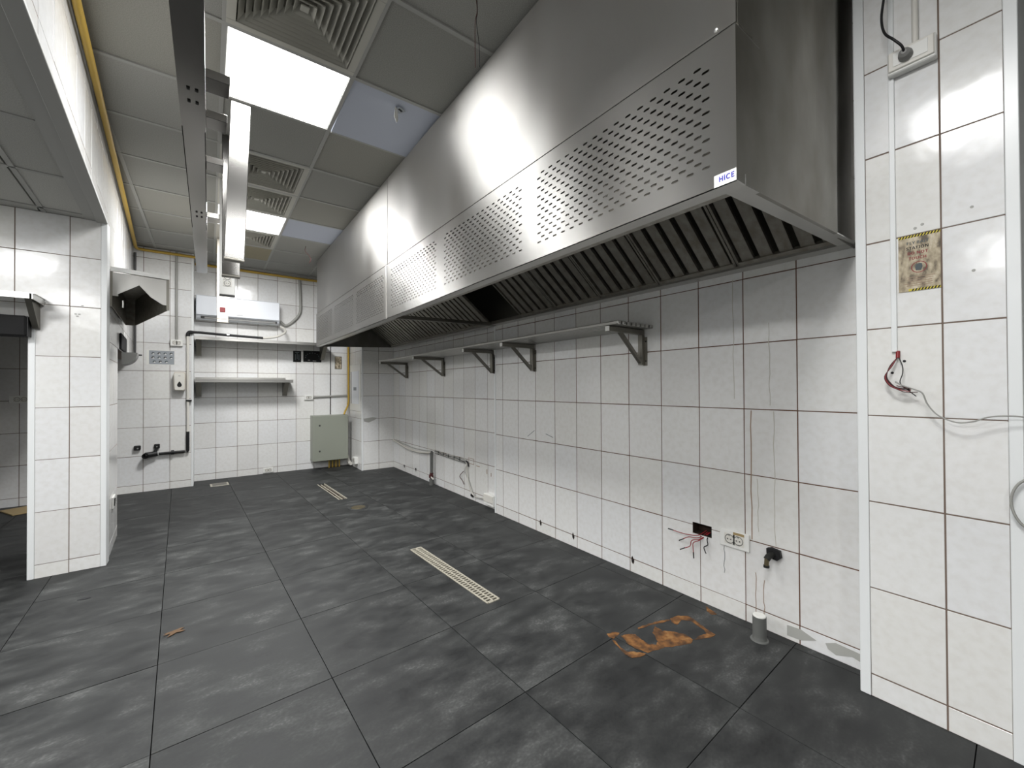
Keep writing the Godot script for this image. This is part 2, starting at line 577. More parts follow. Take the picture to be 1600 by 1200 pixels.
	# --- out of the frame: the rest of the room, so that light stays in
	struct("wall_left_outer", sh().span(Vector3(-2.72, 0, -6.9), Vector3(-2.6, 3.1, 4.7)), M.plaster, "plain wall of the side room")
	struct("wall_front", sh().span(Vector3(-2.7, 0, 4.6), Vector3(3.2, 3.1, 4.72)), M.plaster, "plain wall behind the viewer")
	struct("wall_right_entry", sh().span(Vector3(2.95, 0, -0.096), Vector3(3.07, 3.1, 4.7)), M.plaster, "wall of the entry beyond the right pier")


func build_ceiling() -> void:
	var cz := -2.41
	var c := struct("ceiling", sh().span(Vector3(-1.2, YC + 0.24, -7.3), Vector3(3.1, YC + 0.30, 4.8)), M.plaster, "suspended ceiling of square white tiles on a metal grid")
	var xs := [-0.54, 0.06, 0.66, 1.26, 1.86]
	var slab := sh().box(Vector3(0, 0.012, 0), Vector3(0.576, 0.018, 0.576)).mesh()
	var special := {}
	for a in [[0, 1], [2, 1], [3, 1], [5, 1]]:
		special["1_%d" % a[0]] = true
	for i in xs.size():
		for j in range(-12, 8):         # j counts tiles away from z = -2.41 (towards the back)
			var z0 := cz - j * 0.6
			if z0 - 0.6 < -7.3 or z0 > 4.7:
				continue
			var x0: float = xs[i] - 0.0
			var kind := "tile"
			if i == 1 and j in [-4, 0, 4]:
				kind = "light"
			if i == 1 and j in [-1, 2, 3, 5]:
				kind = "diffuser"
			if i == 2 and j in [0, 4]:
				kind = "off"
			if i > 2 and z0 < -0.5 and z0 - 0.6 > HZ1:
				continue
			if kind != "tile":
				continue
			var m: Material = M.ceil_tile[rng.randi() % 4]
			if i == 1 and j == 6:
				m = M.ceil_yellow
			var o := obj("tile", slab, m, c)
			o.position = Vector3(x0 + 0.3, YC + rng.randf_range(-0.002, 0.002), z0 - 0.3)
			o.rotation = Vector3(rng.randf_range(-0.004, 0.004), 0, rng.randf_range(-0.004, 0.004))
	# left rim column, where tiles are cut against the bulkhead
	for j in range(-12, 8):
		var z0 := cz - j * 0.6
		if z0 - 0.6 < -7.3 or z0 > 4.7:
			continue
		var o := obj("tile", sh().box(Vector3(0, 0.012, 0), Vector3(0.576, 0.018, 0.576)), M.ceil_tile[j & 3], c)
		o.position = Vector3(-0.54 - 0.3, YC, z0 - 0.3)
	# grid of T-bars
	for x in [-0.54, 0.06, 0.66]:
		obj("grid_bar", sh().span(Vector3(x - 0.012, YC - 0.002, -7.15), Vector3(x + 0.012, YC + 0.03, 4.6), 0.0006), M.tbar, c)
	for x in [1.26, 1.86]:
		obj("grid_bar", sh().span(Vector3(x - 0.012, YC - 0.002, -7.15), Vector3(x + 0.012, YC + 0.03, HZ1 - 0.01), 0.0006), M.tbar, c)
		obj("grid_bar", sh().span(Vector3(x - 0.012, YC - 0.002, HZ0 + 0.01), Vector3(x + 0.012, YC + 0.03, 4.6), 0.0006), M.tbar, c)
	for j in range(-11, 8):
		var z := cz - j * 0.6
		obj("grid_bar", sh().span(Vector3(-1.1, YC - 0.003, z - 0.012), Vector3(1.9 if z > -0.5 or z < HZ1 else 1.24, YC + 0.03, z + 0.012), 0.0006), M.tbar, c)
	# edge angles
	obj("edge_angle", sh().span(Vector3(-0.8, YC - 0.03, ZB + 0.0), Vector3(1.89, YC + 0.03, ZB + 0.03)), M.tbar, c)
	# low ceiling on the left
	var l := struct("ceiling_left", sh().span(Vector3(-2.7, YL + 0.2, -7.0), Vector3(-0.90, YL + 0.26, 4.7)), M.plaster, "low suspended ceiling over the left side of the kitchen")
	for j in range(-10, 9):
		var z1 := -2.12 - 0.645 * (j - 0)
		if z1 > 4.7:
			continue
		for i in 5:
			if z1 - 0.64 < -7.0:
				continue
			if i == 2 and j in [0, -3, -4, -7]:
				continue
			var wd := 0.22 if i == 0 else 0.6
			var xl := left_x(z1 - 0.32) - 0.09 - (0.0 if i == 0 else 0.6 * i - 0.38)
			var o := obj("tile", sh().box(Vector3(-wd * 0.5, 0.012, -0.3225), Vector3(wd - 0.012, 0.018, 0.634)), M.low_tile[(i + j + 20) & 3], l)
			o.position = Vector3(xl, YL, z1)
			o.rotation.y = LEFT_SKEW
	for j in range(-10, 9):
		var z1 := -2.12 - 0.645 * j
		if z1 < -6.8 or z1 > 4.5:
			continue
		var o := obj("grid_bar", sh().span(Vector3(-2.1, 0.0, -0.012), Vector3(0.0, 0.03, 0.012)), M.tbar, l)
		o.position = Vector3(left_x(z1) - 0.05, YL - 0.003, z1)
		o.rotation.y = LEFT_SKEW
	for i in 5:
		var o := obj("grid_bar", sh().span(Vector3(-8.7, 0.0, -0.012), Vector3(2.7, 0.03, 0.012)), M.tbar, l)
		o.position = side_point(0.0, YL - 0.003, -0.095 if i == 0 else -0.31 - 0.6 * (i - 1))
		o.rotation.y = PI / 2 + LEFT_SKEW

func side_point(along: float, y: float, out: float) -> Vector3:     # point in the frame of the slanted left wall
	var b := Basis(Vector3.UP, PI / 2 + LEFT_SKEW)
	return Vector3(left_x(ZPL), 0, ZPL) + b * Vector3(along, y, out)


# ---------------------------------------------------------------- lamps and ceiling fittings
func ceiling_light(label: String, at: Vector3, energy: float, group := "") -> void:
	var t := thing("ceiling_light", label, "ceiling light", at, 0.0, group)
	obj("diffuser_panel", sh().box(Vector3(0, 0.012, 0), Vector3(0.574, 0.012, 0.574)), M.led, t)
	var f := sh()
	for a in [[0.0, 0.291, 0.594, 0.012], [0.0, -0.291, 0.594, 0.012], [0.291, 0.0, 0.012, 0.57], [-0.291, 0.0, 0.012, 0.57]]:
		f.box(Vector3(a[0], 0.011, a[1]), Vector3(a[2], 0.018, a[3]))
	obj("frame", f, M.white, t)
	var l := AreaLight3D.new()
	l.name = "panel_glow"
	l.area_size = Vector2(0.56, 0.56)
	l.light_energy = energy
	l.light_color = Color(1.0, 1.0, 1.0)
	l.shadow_enabled = true
	l.area_range = 14.0
	l.rotation.x = -PI / 2
	l.position = Vector3(0, 0.001, 0)
	t.add_child(l)

func air_diffuser(label: String, at: Vector3) -> void:
	var t := thing("air_diffuser", label, "air diffuser", at)
	var f := sh()
	for a in [[0.0, 0.277, 0.594, 0.04], [0.0, -0.277, 0.594, 0.04], [0.277, 0.0, 0.04, 0.514], [-0.277, 0.0, 0.04, 0.514]]:
		f.box(Vector3(a[0], 0.004, a[1]), Vector3(a[2], 0.014, a[3]), 0.002)
	obj("frame", f, M.diffuser, t)
	for k in 8:
		var a := 0.252 - 0.0295 * k        # lower, outer edge of the blade
		var b := a - 0.026                # upper, inner edge
		var s := sh()
		var lo := 0.0
		var hi := 0.032
		for r in 4:
			var bs := Basis(Vector3.UP, r * PI / 2)
			var p := [bs * Vector3(-a, lo, a), bs * Vector3(a, lo, a), bs * Vector3(b, hi, b), bs * Vector3(-b, hi, b)]
			var up := Vector3(0, 0.0022, 0)
			s.face(p, bs * Vector3(0, 0.5, a))
			s.face([p[0] + up, p[1] + up, p[2] + up, p[3] + up], bs * Vector3(0, -0.5, a))
			s.face([p[0], p[1], p[1] + up, p[0] + up], Vector3.ZERO)
			# short lip, hanging down at the outer edge
			var dn := Vector3(0, -0.006, 0)
			s.face([p[0], p[1], p[1] + dn, p[0] + dn], Vector3.ZERO)
		obj("blade", s, M.diffuser, t)
	obj("centre_plate", sh().box(Vector3(0, 0.006, 0), Vector3(0.036, 0.008, 0.036), 0.002), M.diffuser, t)
	var v := sh()
	v.span(Vector3(-0.29, 0.06, -0.29), Vector3(0.29, 0.065, 0.29))
	for r in 4:
		v.box(Basis(Vector3.UP, r * PI / 2) * Vector3(0.287, 0.04, 0), Vector3(0.006, 0.05, 0.58) if r % 2 == 0 else Vector3(0.58, 0.05, 0.006))
	obj("duct_box", v, M.steel_dull, t)

func build_ceiling_fittings() -> void:
	ceiling_light("square lit ceiling panel next to the unlit blue panel", Vector3(0.36, YC, -2.71), LIGHT_MAIN)
	ceiling_light("small lit ceiling panel between two air diffusers far back", Vector3(0.36, YC, -5.11), LIGHT_FAR)
	ceiling_light("square lit ceiling panel above the viewer", Vector3(0.36, YC, -0.31), LIGHT_NEAR)
	ceiling_light("lit panel in the low ceiling beside the left pier", Vector3(-1.5, YL, -2.44), LIGHT_LEFT)
	ceiling_light("added unseen panel in the low ceiling left of the viewer", Vector3(-1.5, YL, -0.2), LIGHT_LEFT_ADDED)  # added out of view, to brighten the right wall under the hood
	ceiling_light("added unseen panel in the low ceiling beside the front wall", Vector3(-1.5, YL, 2.0), LIGHT_LEFT_ADDED)  # second added panel behind the viewer, also to lift the right wall
	air_diffuser("large square louvred air diffuser beside the near lit ceiling panel", Vector3(0.36, YC, -2.11))
	air_diffuser("louvred air diffuser next to a plain ceiling tile", Vector3(0.36, YC, -3.91))
	air_diffuser("louvred air diffuser touching the far lit panel on its near side", Vector3(0.36, YC, -4.51))
	air_diffuser("farthest louvred air diffuser beyond the far lit panel", Vector3(0.36, YC, -5.71))
	# unlit panels on the hood side
	for a in [[-2.71, "pale blue unlit ceiling panel with a hanging paper tag"], [-5.11, "pale blue unlit ceiling panel beside the far lit panel"]]:
		var t := thing("ceiling_panel", a[1], "ceiling panel", Vector3(0.96, YC, a[0]))
		var s := sh().box(Vector3(0, 0.006, 0), Vector3(0.574, 0.012, 0.574), 0.002)
		var p := obj("panel", s, M.panel_off, t)
		if a[0] > -3.0:
			p.rotation.x = -0.03
			obj("loose_edge", sh().box(Vector3(0, -0.004, -0.292), Vector3(0.57, 0.012, 0.012), 0.002), M.tbar, t)
	var tg := thing("paper_tag", "small white paper tag hanging from the unlit blue panel", "tag", Vector3(0.95, YC - 0.004, -2.50), 0.5)
	obj("sticker", sh().box(Vector3(0.03, -0.002, 0), Vector3(0.05, 0.001, 0.05)), M.paper_grey, tg)
	obj("print", sh().box(Vector3(0.03, -0.003, 0.004), Vector3(0.03, 0.0008, 0.014)), M.ink, tg)
	obj("paper", sh().prism([Vector2(-0.012, 0), Vector2(0.008, -0.01), Vector2(0.014, -0.075), Vector2(-0.002, -0.10), Vector2(-0.024, -0.07)], -0.0005, 0.0005), M.paper, tg)
	# loose wires hanging from the ceiling
	var w := thing("ceiling_wire", "pair of red and black wires hanging from the ceiling beside the hood", "wire", Vector3(0.985, YC, -1.60))
	obj("red_wire", sh().curve([Vector3(0, 0.01, 0), Vector3(0.002, -0.05, 0.004), Vector3(-0.006, -0.10, 0.0), Vector3(0.0, -0.20, -0.012), Vector3(0.0, -0.30, -0.010)], 0.0016, 5, 4), M.maroon, w)
	obj("black_wire", sh().curve([Vector3(0.004, 0.01, 0), Vector3(0.006, -0.05, 0.0), Vector3(-0.002, -0.10, 0.004), Vector3(0.012, -0.20, 0.004), Vector3(0.014, -0.30, 0.004)], 0.0016, 5, 4), M.ink, w)
	var w2 := thing("ceiling_wire", "single red wire hanging from a far ceiling tile", "wire", Vector3(0.975, YC, -5.64))
	obj("red_wire", sh().curve([Vector3(0, 0.01, 0), Vector3(-0.01, -0.06, 0.0), Vector3(0.03, -0.12, 0.03), Vector3(0.05, -0.16, 0.03), Vector3(0.03, -0.21, 0.03)], 0.0035, 5, 4), M.maroon, w2)


# ---------------------------------------------------------------- the extraction hood
const HX := 1.20      # front face
const HZ0 := -0.555   # near end
const HZS := -3.40    # seam between the two halves
const HZ1 := -6.20    # far end

func perforated(z0: float, z1: float, y0: float, y1: float, hz0: float, hz1: float) -> Shape:
	# sheet at x = 0 facing -x with rows of lengthwise slots, staggered; z0 > z1
	var s := sh()
	var o := Vector3(-1, 0, 0)
	var px := 0.0517
	var py := 0.0206
	var rows := 16
	var ybot := 1.914
	var ytop := ybot + rows * py
	var L := 0.0128     # half length of a slot
	var R := 0.0037     # half height
	var Q := func(a: float, b: float, c: float, d: float) -> void:   # z a..b, y c..d
		if absf(a - b) > 1e-5 and d - c > 1e-5:
			s.quad(Vector3(0, c, a), Vector3(0, c, b), Vector3(0, d, b), Vector3(0, d, a), o)
	Q.call(z0, z1, y0, ybot)
	Q.call(z0, z1, ytop, y1)
	Q.call(z0, hz0, ybot, ytop)
	Q.call(hz1, z1, ybot, ytop)
	for r in rows:
		var ya := ybot + r * py
		var yb := ya + py
		var ym := (ya + yb) * 0.5
		var start := hz0 - (px * 0.5 if r % 2 else 0.0)
		var cells := int(floor((start - hz1) / px + 0.001))
		Q.call(hz0, start, ya, yb)
		Q.call(start - cells * px, hz1, ya, yb)
		for k in cells:
			var za := start - k * px
			var zb := za - px
			var zm := (za + zb) * 0.5
			var slot := []
			for p in [[-L, 0.0], [-L + R, -R], [L - R, -R], [L, 0.0], [L - R, R], [-L + R, R]]:
				slot.append(Vector3(0, ym + p[1], zm + p[0]))
			# outer corners: (zb,ya) (za,ya) (za,yb) (zb,yb); slot runs -z to +z
			var c0 := Vector3(0, ya, zb)
			var c1 := Vector3(0, ya, za)
			var c2 := Vector3(0, yb, za)
			var c3 := Vector3(0, yb, zb)
			s.quad(c0, c1, slot[2], slot[1], o)
			s.quad(c2, c3, slot[5], slot[4], o)
			s.flat(c1, slot[3], slot[2], o)
			s.flat(c1, c2, slot[3], o)
			s.flat(c2, slot[4], slot[3], o)
			s.flat(c3, slot[0], slot[5], o)
			s.flat(c3, c0, slot[0], o)
			s.flat(c0, slot[1], slot[0], o)
			# the thickness of the sheet in the slot
			for e in 6:
				var p: Vector3 = slot[e]
				var q: Vector3 = slot[(e + 1) % 6]
				var d := Vector3(0.0015, 0, 0)
				var nn := Vector3(0, ym, zm) - (p + q) * 0.5
				s.quad(p, q, q + d, p + d, nn.normalized())
	# back skin, so that the sheet has thickness along its rim
	return s

func build_hood() -> void:
	var t := thing("extraction_hood", "long brushed steel extraction hood along the right wall with slotted front", "hood", Vector3(0, 0, 0))
	var yb := 1.85
	var yf := 2.30
	# upper front plates
	obj("front_plate", sh().span(Vector3(HX + 0.010, yf + 0.0125, HZ0 - 0.003), Vector3(HX + 0.020, YC - 0.004, HZS + 0.004), 0.001), M.hood, t)
	obj("front_plate", sh().span(Vector3(HX + 0.010, yf + 0.0125, HZS - 0.004), Vector3(HX + 0.020, YC - 0.004, HZ1), 0.001), M.hood, t)
	# slotted lower plates, three to each half
	for a in [[HZ0, -1.498, -0.617, -1.465], [-1.498, -2.414, -1.531, -2.382], [-2.414, HZS + 0.002, -2.447, -3.31], [HZS - 0.002, -4.33, -3.46, -4.296], [-4.33, -5.25, -4.365, -5.215], [-5.25, HZ1, -5.285, -6.14]]:
		var o := obj("slotted_plate", perforated(a[0], a[1], yb, yf, a[2], a[3]), M.hood, t)
		o.position.x = HX
	# rims of the slotted front: top shelf edge and bottom fold
	obj("top_fold", sh().span(Vector3(HX, yf - 0.001, HZ0), Vector3(HX + 0.152, yf + 0.0005, HZ1)), M.hood, t)  # reaches far inward to shut light from the fold gap out of the slots
	obj("seam_strip", sh().span(Vector3(HX - 0.003, yb, HZS - 0.013), Vector3(HX + 0.001, yf, HZS + 0.013), 0.0008), M.steel, t)
	obj("seam_strip", sh().span(Vector3(HX + 0.008, yf + 0.01, HZS - 0.006), Vector3(HX + 0.0100, yf + 0.12, HZS - 0.0025)), M.steel_dull, t)
	var lip := sh()
	lip.span(Vector3(HX, yb - 0.0, HZ0), Vector3(HX + 0.055, yb + 0.004, HZ1))
	lip.span(Vector3(HX + 0.051, yb, HZ0), Vector3(HX + 0.055, yb + 0.035, HZ1))
	obj("front_lip", lip, M.steel, t)
	# closed ends
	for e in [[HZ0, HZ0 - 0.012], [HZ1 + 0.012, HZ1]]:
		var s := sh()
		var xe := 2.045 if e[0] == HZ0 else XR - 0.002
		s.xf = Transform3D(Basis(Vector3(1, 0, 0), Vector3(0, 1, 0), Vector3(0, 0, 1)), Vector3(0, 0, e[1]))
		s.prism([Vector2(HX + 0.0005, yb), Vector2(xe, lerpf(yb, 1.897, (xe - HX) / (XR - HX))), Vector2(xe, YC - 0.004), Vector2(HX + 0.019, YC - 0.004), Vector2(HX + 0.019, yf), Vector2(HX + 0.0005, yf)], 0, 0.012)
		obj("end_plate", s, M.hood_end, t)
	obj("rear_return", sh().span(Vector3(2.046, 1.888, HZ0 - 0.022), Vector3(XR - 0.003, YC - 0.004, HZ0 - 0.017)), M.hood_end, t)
	var el := sh()
	el.xf = Transform3D(Basis(), Vector3(0, 0, HZ0 - 0.06))
	el.prism([Vector2(HX + 0.05, yb + 0.002), Vector2(XR - 0.01, 1.897), Vector2(XR - 0.01, 1.902), Vector2(HX + 0.05, yb + 0.007)], 0, 0.06)
	obj("end_lip", el, M.steel, t)
	# flange of the upper plate, folded round the near corner
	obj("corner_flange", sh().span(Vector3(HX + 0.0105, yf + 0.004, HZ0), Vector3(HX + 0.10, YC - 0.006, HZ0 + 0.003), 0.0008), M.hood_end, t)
	var rv := sh()
	rv.xf = Transform3D(Basis(Vector3.FORWARD, -PI / 2), Vector3(HX + 0.010, yf + 0.024, HZ0 - 0.06))
	rv.lathe([Vector2(0.006, 0), Vector2(0.0055, 0.003), Vector2(0, 0.004)], 10)
	obj("rivet", rv, M.steel_bright, t)
	# rear gutter on the wall
	obj("rear_gutter", sh().span(Vector3(2.262, 1.892, HZ0 - 0.02), Vector3(XR - 0.003, 1.898, HZ1)).span(Vector3(2.258, 1.892, HZ0 - 0.02), Vector3(2.262, 1.925, HZ1)), M.steel, t)
	# the row of baffle filters, leaning from the gutter up towards the front
	var low := Vector2(2.252, 1.905)
	var dir := Vector2(-0.788, 0.616)
	var long := 0.56
	var nrm := Vector2(-0.616, -0.788)     # towards the room, downwards
	var starts := []
	for k in 5:
		starts.append(HZ0 - 0.02 - 0.468 * k)
	for k in 6:
		starts.append(HZS - 0.03 - 0.452 * k)
	for k in starts.size():
		var wd := 0.464 if k < 5 else 0.448
		var f := Node3D.new()
		f.name = "grease_filter"
		t.add_child(f, true)
		f.position = Vector3(low.x, low.y, starts[k] - wd * 0.5)
		# local frame of the filter: x along the hood, y up the slope, z out towards the room
		f.basis = Basis(Vector3(0, 0, 1), Vector3(dir.x, dir.y, 0), Vector3(nrm.x, nrm.y, 0))
		if f.basis.determinant() < 0:
			f.basis = Basis(Vector3(0, 0, -1), Vector3(dir.x, dir.y, 0), Vector3(nrm.x, nrm.y, 0))
		var fr := sh()
		for sx in [-1, 1]:
			fr.span(Vector3(sx * wd * 0.5 - (0.012 if sx > 0 else 0.0), 0, -0.02), Vector3(sx * wd * 0.5 + (0.012 if sx < 0 else 0.0), long, 0.006), 0.001)
		fr.span(Vector3(-wd * 0.5, 0, -0.02), Vector3(wd * 0.5, 0.022, 0.006), 0.001)
		fr.span(Vector3(-wd * 0.5, long - 0.022, -0.02), Vector3(wd * 0.5, long, 0.006), 0.001)
		obj("frame", fr, M.filter, f)
		for b in 5:
			var x := -wd * 0.5 + 0.012 + (wd - 0.024) * (b + 0.5) / 5.0
			var bs := sh()
			bs.span(Vector3(x - 0.029, 0.02, -0.006), Vector3(x + 0.029, long - 0.02, -0.003))
			bs.span(Vector3(x - 0.029, 0.02, -0.02), Vector3(x - 0.027, long - 0.02, -0.003))
			bs.span(Vector3(x + 0.027, 0.02, -0.02), Vector3(x + 0.029, long - 0.02, -0.003))
			obj("baffle", bs, M.filter, f)
	# crossbar under the seam; inner plate that closes the hood over the filters
	obj("crossbar", sh().bar(Vector3(HX + 0.03, 1.867, HZS + 0.03), Vector3(XR - 0.02, 1.905, HZS - 0.04), 0.04, 0.03, 0.002), M.steel_dull, t)
	obj("inner_plate", sh().bar(Vector3(1.80, 2.255, (HZ0 + HZ1) * 0.5), Vector3(HX + 0.03, 2.62, (HZ0 + HZ1) * 0.5), HZ0 - HZ1 - 0.05, 0.004), M.filter, t)
	obj("added_slot_backing", sh().span(Vector3(HX + 0.15, yb + 0.036, HZ0 - 0.02), Vector3(HX + 0.154, 2.53, HZ1 + 0.02)).span(Vector3(HX + 0.055, yb + 0.033, HZ0 - 0.02), Vector3(HX + 0.154, yb + 0.037, HZ1 + 0.02)), M.filter, t)  # unseen plates added to keep the space behind the slots dark
	obj("back_plate", sh().span(Vector3(XR - 0.012, 1.93, HZ0 - 0.03), Vector3(XR - 0.009, YC - 0.01, HZ1 + 0.02)), M.steel_dull, t)
	# maker's plate
	var pl := obj("maker_plate", sh().span(Vector3(HX - 0.0015, 1.853, -0.619), Vector3(HX - 0.0002, 1.888, -0.5555)), M.white, t)
	var tm := TextMesh.new()
	tm.text = "HiCE"
	tm.font = font_of("Droid Sans", 800)
	tm.font_size = 40
	tm.pixel_size = 0.00052
	tm.depth = 0.0006
	var tx := obj("lettering", tm, M.ink_blue, pl)
	tx.position = Vector3(HX - 0.0019, 1.8725, -0.583)
	tx.rotation.y = -PI / 2

func font_of(face: String, weight := 400) -> SystemFont:
	var f := SystemFont.new()
	f.font_names = PackedStringArray([face])
	f.font_weight = weight
	return f


# ---------------------------------------------------------------- sockets, boxes, pipes
func socket_face(parent: Node, at: Vector3, r: float) -> void:      # one round earthed outlet, facing +z
	var s := sh()
	s.xf = Transform3D(Basis(Vector3.RIGHT, PI / 2), at)
	s.lathe([Vector2(0, -0.004), Vector2(r * 0.82, -0.004), Vector2(r * 0.86, 0.0012), Vector2(r, 0.0012), Vector2(r, 0.0)], 20)
	var o := obj("outlet", s, M.pipe_grey, parent)
	obj("pin_hole", sh().box(at + Vector3(-r * 0.35, 0, 0.0044), Vector3(r * 0.22, r * 0.22, 0.001)), M.black, o)
	obj("pin_hole", sh().box(at + Vector3(r * 0.35, 0, 0.0044), Vector3(r * 0.22, r * 0.22, 0.001)), M.black, o)
	obj("earth_clip", sh().box(at + Vector3(0, r * 0.78, 0.0030), Vector3(r * 0.25, r * 0.2, 0.004)), M.steel_bright, o)
	obj("earth_clip", sh().box(at + Vector3(0, -r * 0.78, 0.0030), Vector3(r * 0.25, r * 0.2, 0.004)), M.steel_bright, o)

func double_socket(label: String, at: Vector3, turn: float, w: float, h: float, depth := 0.012, vertical := false) -> Node3D:
	var t := thing("wall_socket", label, "socket", at, turn)
	obj("plate", sh().span(Vector3(-w * 0.5, -h * 0.5, 0.0005), Vector3(w * 0.5, h * 0.5, depth), 0.003), M.white, t)
	for k in [-1, 1]:
		var p := Vector3(0, k * h * 0.2 + h * 0.06, depth) if vertical else Vector3(k * w * 0.15, 0, depth)
		var r := minf(w, h) * 0.27
		obj("insert", sh().box(p + Vector3(0, 0, 0.0005), Vector3(r * 2.25, r * 2.25, 0.002), 0.0006), M.white2, t)
		socket_face(t, p + Vector3(0, 0, 0.0012), r)
	return t

func conduit(label: String, pts: Array, r: float, m: Material, called := "conduit", cat := "conduit") -> MeshInstance3D:
	var o := obj(called, sh().tube(pts, r, 10), m)
	tag(o, label, cat)
	return o


# ---------------------------------------------------------------- right wall
func wall_bracket(parent: Node, z: float, xw: float) -> void:       # welded angle bracket, arm towards the room
	var b := Node3D.new()
	b.name = "bracket"
	parent.add_child(b, true)
	obj("arm", sh().span(Vector3(1.987, 1.615, z - 0.016), Vector3(xw - 0.004, 1.648, z + 0.016), 0.002), M.steel_dull, b)
	obj("end_cap", sh().span(Vector3(1.984, 1.616, z - 0.0155), Vector3(1.987, 1.647, z + 0.0155)), M.steel_bright, b)
	obj("upright", sh().span(Vector3(xw - 0.034, 1.415, z - 0.016), Vector3(xw - 0.002, 1.6145, z + 0.016), 0.002), M.steel_dull, b)
	obj("brace", sh().bar(Vector3(2.10, 1.622, z), Vector3(xw - 0.03, 1.432, z), 0.022, 0.024, 0.001), M.steel_dull, b)
	obj("wall_plate", sh().span(Vector3(xw - 0.004, 1.41, z + 0.004), Vector3(xw + 0.0005, 1.60, z + 0.034)), M.steel_dull, b)
	for y in [1.44, 1.57]:
		obj("bolt", sh().box(Vector3(xw - 0.006, y, z + 0.026), Vector3(0.006, 0.010, 0.010), 0.002), M.steel_dark, b)

func build_right_wall_things() -> void:
	# slatted shelf
	var t := thing("slatted_shelf", "long slatted steel shelf on triangular brackets under the hood", "shelf")
	for k in 8:
		var x := 2.000 + k * 0.0455
		obj("slat", sh().span(Vector3(x - 0.016, 1.650, -1.615), Vector3(x + 0.016, 1.672, -5.96), 0.004), M.steel, t)
	for z in [-1.70, -2.85, -3.50]:
		wall_bracket(t, z, XR if z > -3.4 else XR)
	for z in [-4.71, -5.90]:
		wall_bracket(t, z, XF)
	var q := -PI / 2
	# double socket with a strip of tape
	var s := double_socket("white double socket with brown tape between the open box and the tap", Vector3(XR, 0.424, -1.111), q, 0.158, 0.094)
	obj("tape", sh().box(Vector3(0.025, 0.034, 0.0125), Vector3(0.058, 0.016, 0.001)), M.brown_tape, s)
	# opened wiring box with loose wires
	var w := thing("open_wiring_box", "open rusty wiring box in the tile wall with loose red wires", "wiring box", Vector3(XR, 0.425, -1.3005), q)
	var b := sh()
	b.span(Vector3(-0.057, -0.032, -0.075), Vector3(0.057, 0.032, -0.07))
	for k in [-1, 1]:
		b.span(Vector3(k * 0.058, -0.0325, -0.075), Vector3(k * 0.0565, 0.0325, -0.003))
		b.span(Vector3(-0.058, k * 0.0325, -0.075), Vector3(0.058, k * 0.031, -0.003))
	obj("box", b, M.rust_dark, w)
	for a in [[[0.01, -0.02, -0.05], [-0.01, -0.045, 0.02], [-0.06, -0.05, 0.04], [-0.10, -0.075, 0.045]], [[0.02, -0.02, -0.05], [0.0, -0.05, 0.02], [-0.04, -0.065, 0.04], [-0.05, -0.10, 0.045], [-0.09, -0.125, 0.05]], [[0.025, -0.02, -0.05], [0.0, -0.055, 0.025], [-0.03, -0.075, 0.04], [-0.03, -0.105, 0.045], [-0.025, -0.14, 0.05]], [[0.0, -0.015, -0.05], [-0.02, -0.035, 0.01], [-0.08, -0.035, 0.05], [-0.16, -0.03, 0.06]]]:
		var pts := []
		for p in a:
			pts.append(Vector3(p[0], p[1], p[2]))
		var wire := obj("red_wire", sh().curve(pts, 0.0025, 5, 5), M.red_wire, w)
		var e: Vector3 = pts[-1]
		var d: Vector3 = (pts[-1] - pts[-2]).normalized()
		obj("taped_end", sh().tube([e - d * 0.012, e + d * 0.022], 0.0034, 6), M.black, wire)
	obj("black_wire", sh().curve([Vector3(0.04, -0.02, -0.05), Vector3(0.035, -0.04, 0.005), Vector3(0.045, -0.07, 0.02), Vector3(0.025, -0.09, 0.025), Vector3(0.04, -0.12, 0.03)], 0.003, 6, 5), M.black, w)
	# tap stub
	var tp := thing("wall_tap", "black iron tap stub on the tile wall under a rusty joint", "tap", Vector3(XR, 0.41, -0.915), q)
	obj("rosette", sh().prism([Vector2(-0.028, -0.02), Vector2(0.02, -0.028), Vector2(0.038, -0.01), Vector2(0.032, 0.024), Vector2(-0.01, 0.03), Vector2(-0.03, 0.022)], 0.0005, 0.02), M.black, tp)
	obj("body", sh().tube([Vector3(0, 0, 0.01), Vector3(-0.008, -0.008, 0.05), Vector3(-0.012, -0.02, 0.06)], 0.015, 10), M.steel_dark, tp)
	obj("spout", sh().tube([Vector3(-0.012, -0.01, 0.055), Vector3(-0.014, -0.052, 0.058)], 0.011, 10), M.brass, tp)
	obj("ring", sh().tube([Vector3(-0.014, -0.05, 0.058), Vector3(-0.014, -0.062, 0.058)], 0.0135, 10), M.steel_dark, tp)
	# rusty plugs in the lowest joint
	var where := ["beside the step of the right wall", "midway along the right wall", "next to the open wiring box"]
	var zz := [-2.767, -2.366, -1.794]
	for k in 3:
		var pg := thing("wall_plug", "rusty wall plug in the lowest tile joint " + where[k], "wall plug", Vector3(XR, 0.083, zz[k]), q)
		obj("hole_rim", sh().prism([Vector2(-0.010, 0.016), Vector2(-0.004, 0.028), Vector2(0.003, 0.014), Vector2(0.011, 0.006), Vector2(0.010, -0.012), Vector2(0.003, -0.026), Vector2(-0.008, -0.016), Vector2(-0.012, 0.002)], 0.0002, 0.0022), M.rust_dark, pg)
		obj("stub", sh().box(Vector3(0, -0.004, 0.003), Vector3(0.012, 0.018, 0.006), 0.002), M.black, pg)
	# pipe stub standing on the floor
	var ps := thing("floor_pipe", "short grey pipe stub with a white cap beside the right wall", "pipe", Vector3(2.225, 0, -0.94))
	var pr := sh()
	pr.lathe([Vector2(0.042, 0.0), Vector2(0.040, 0.004), Vector2(0.033, 0.006), Vector2(0.031, 0.02), Vector2(0.031, 0.118), Vector2(0.0, 0.118)], 20)
	obj("pipe_body", pr, M.pipe_grey, ps)
	var cp := sh()
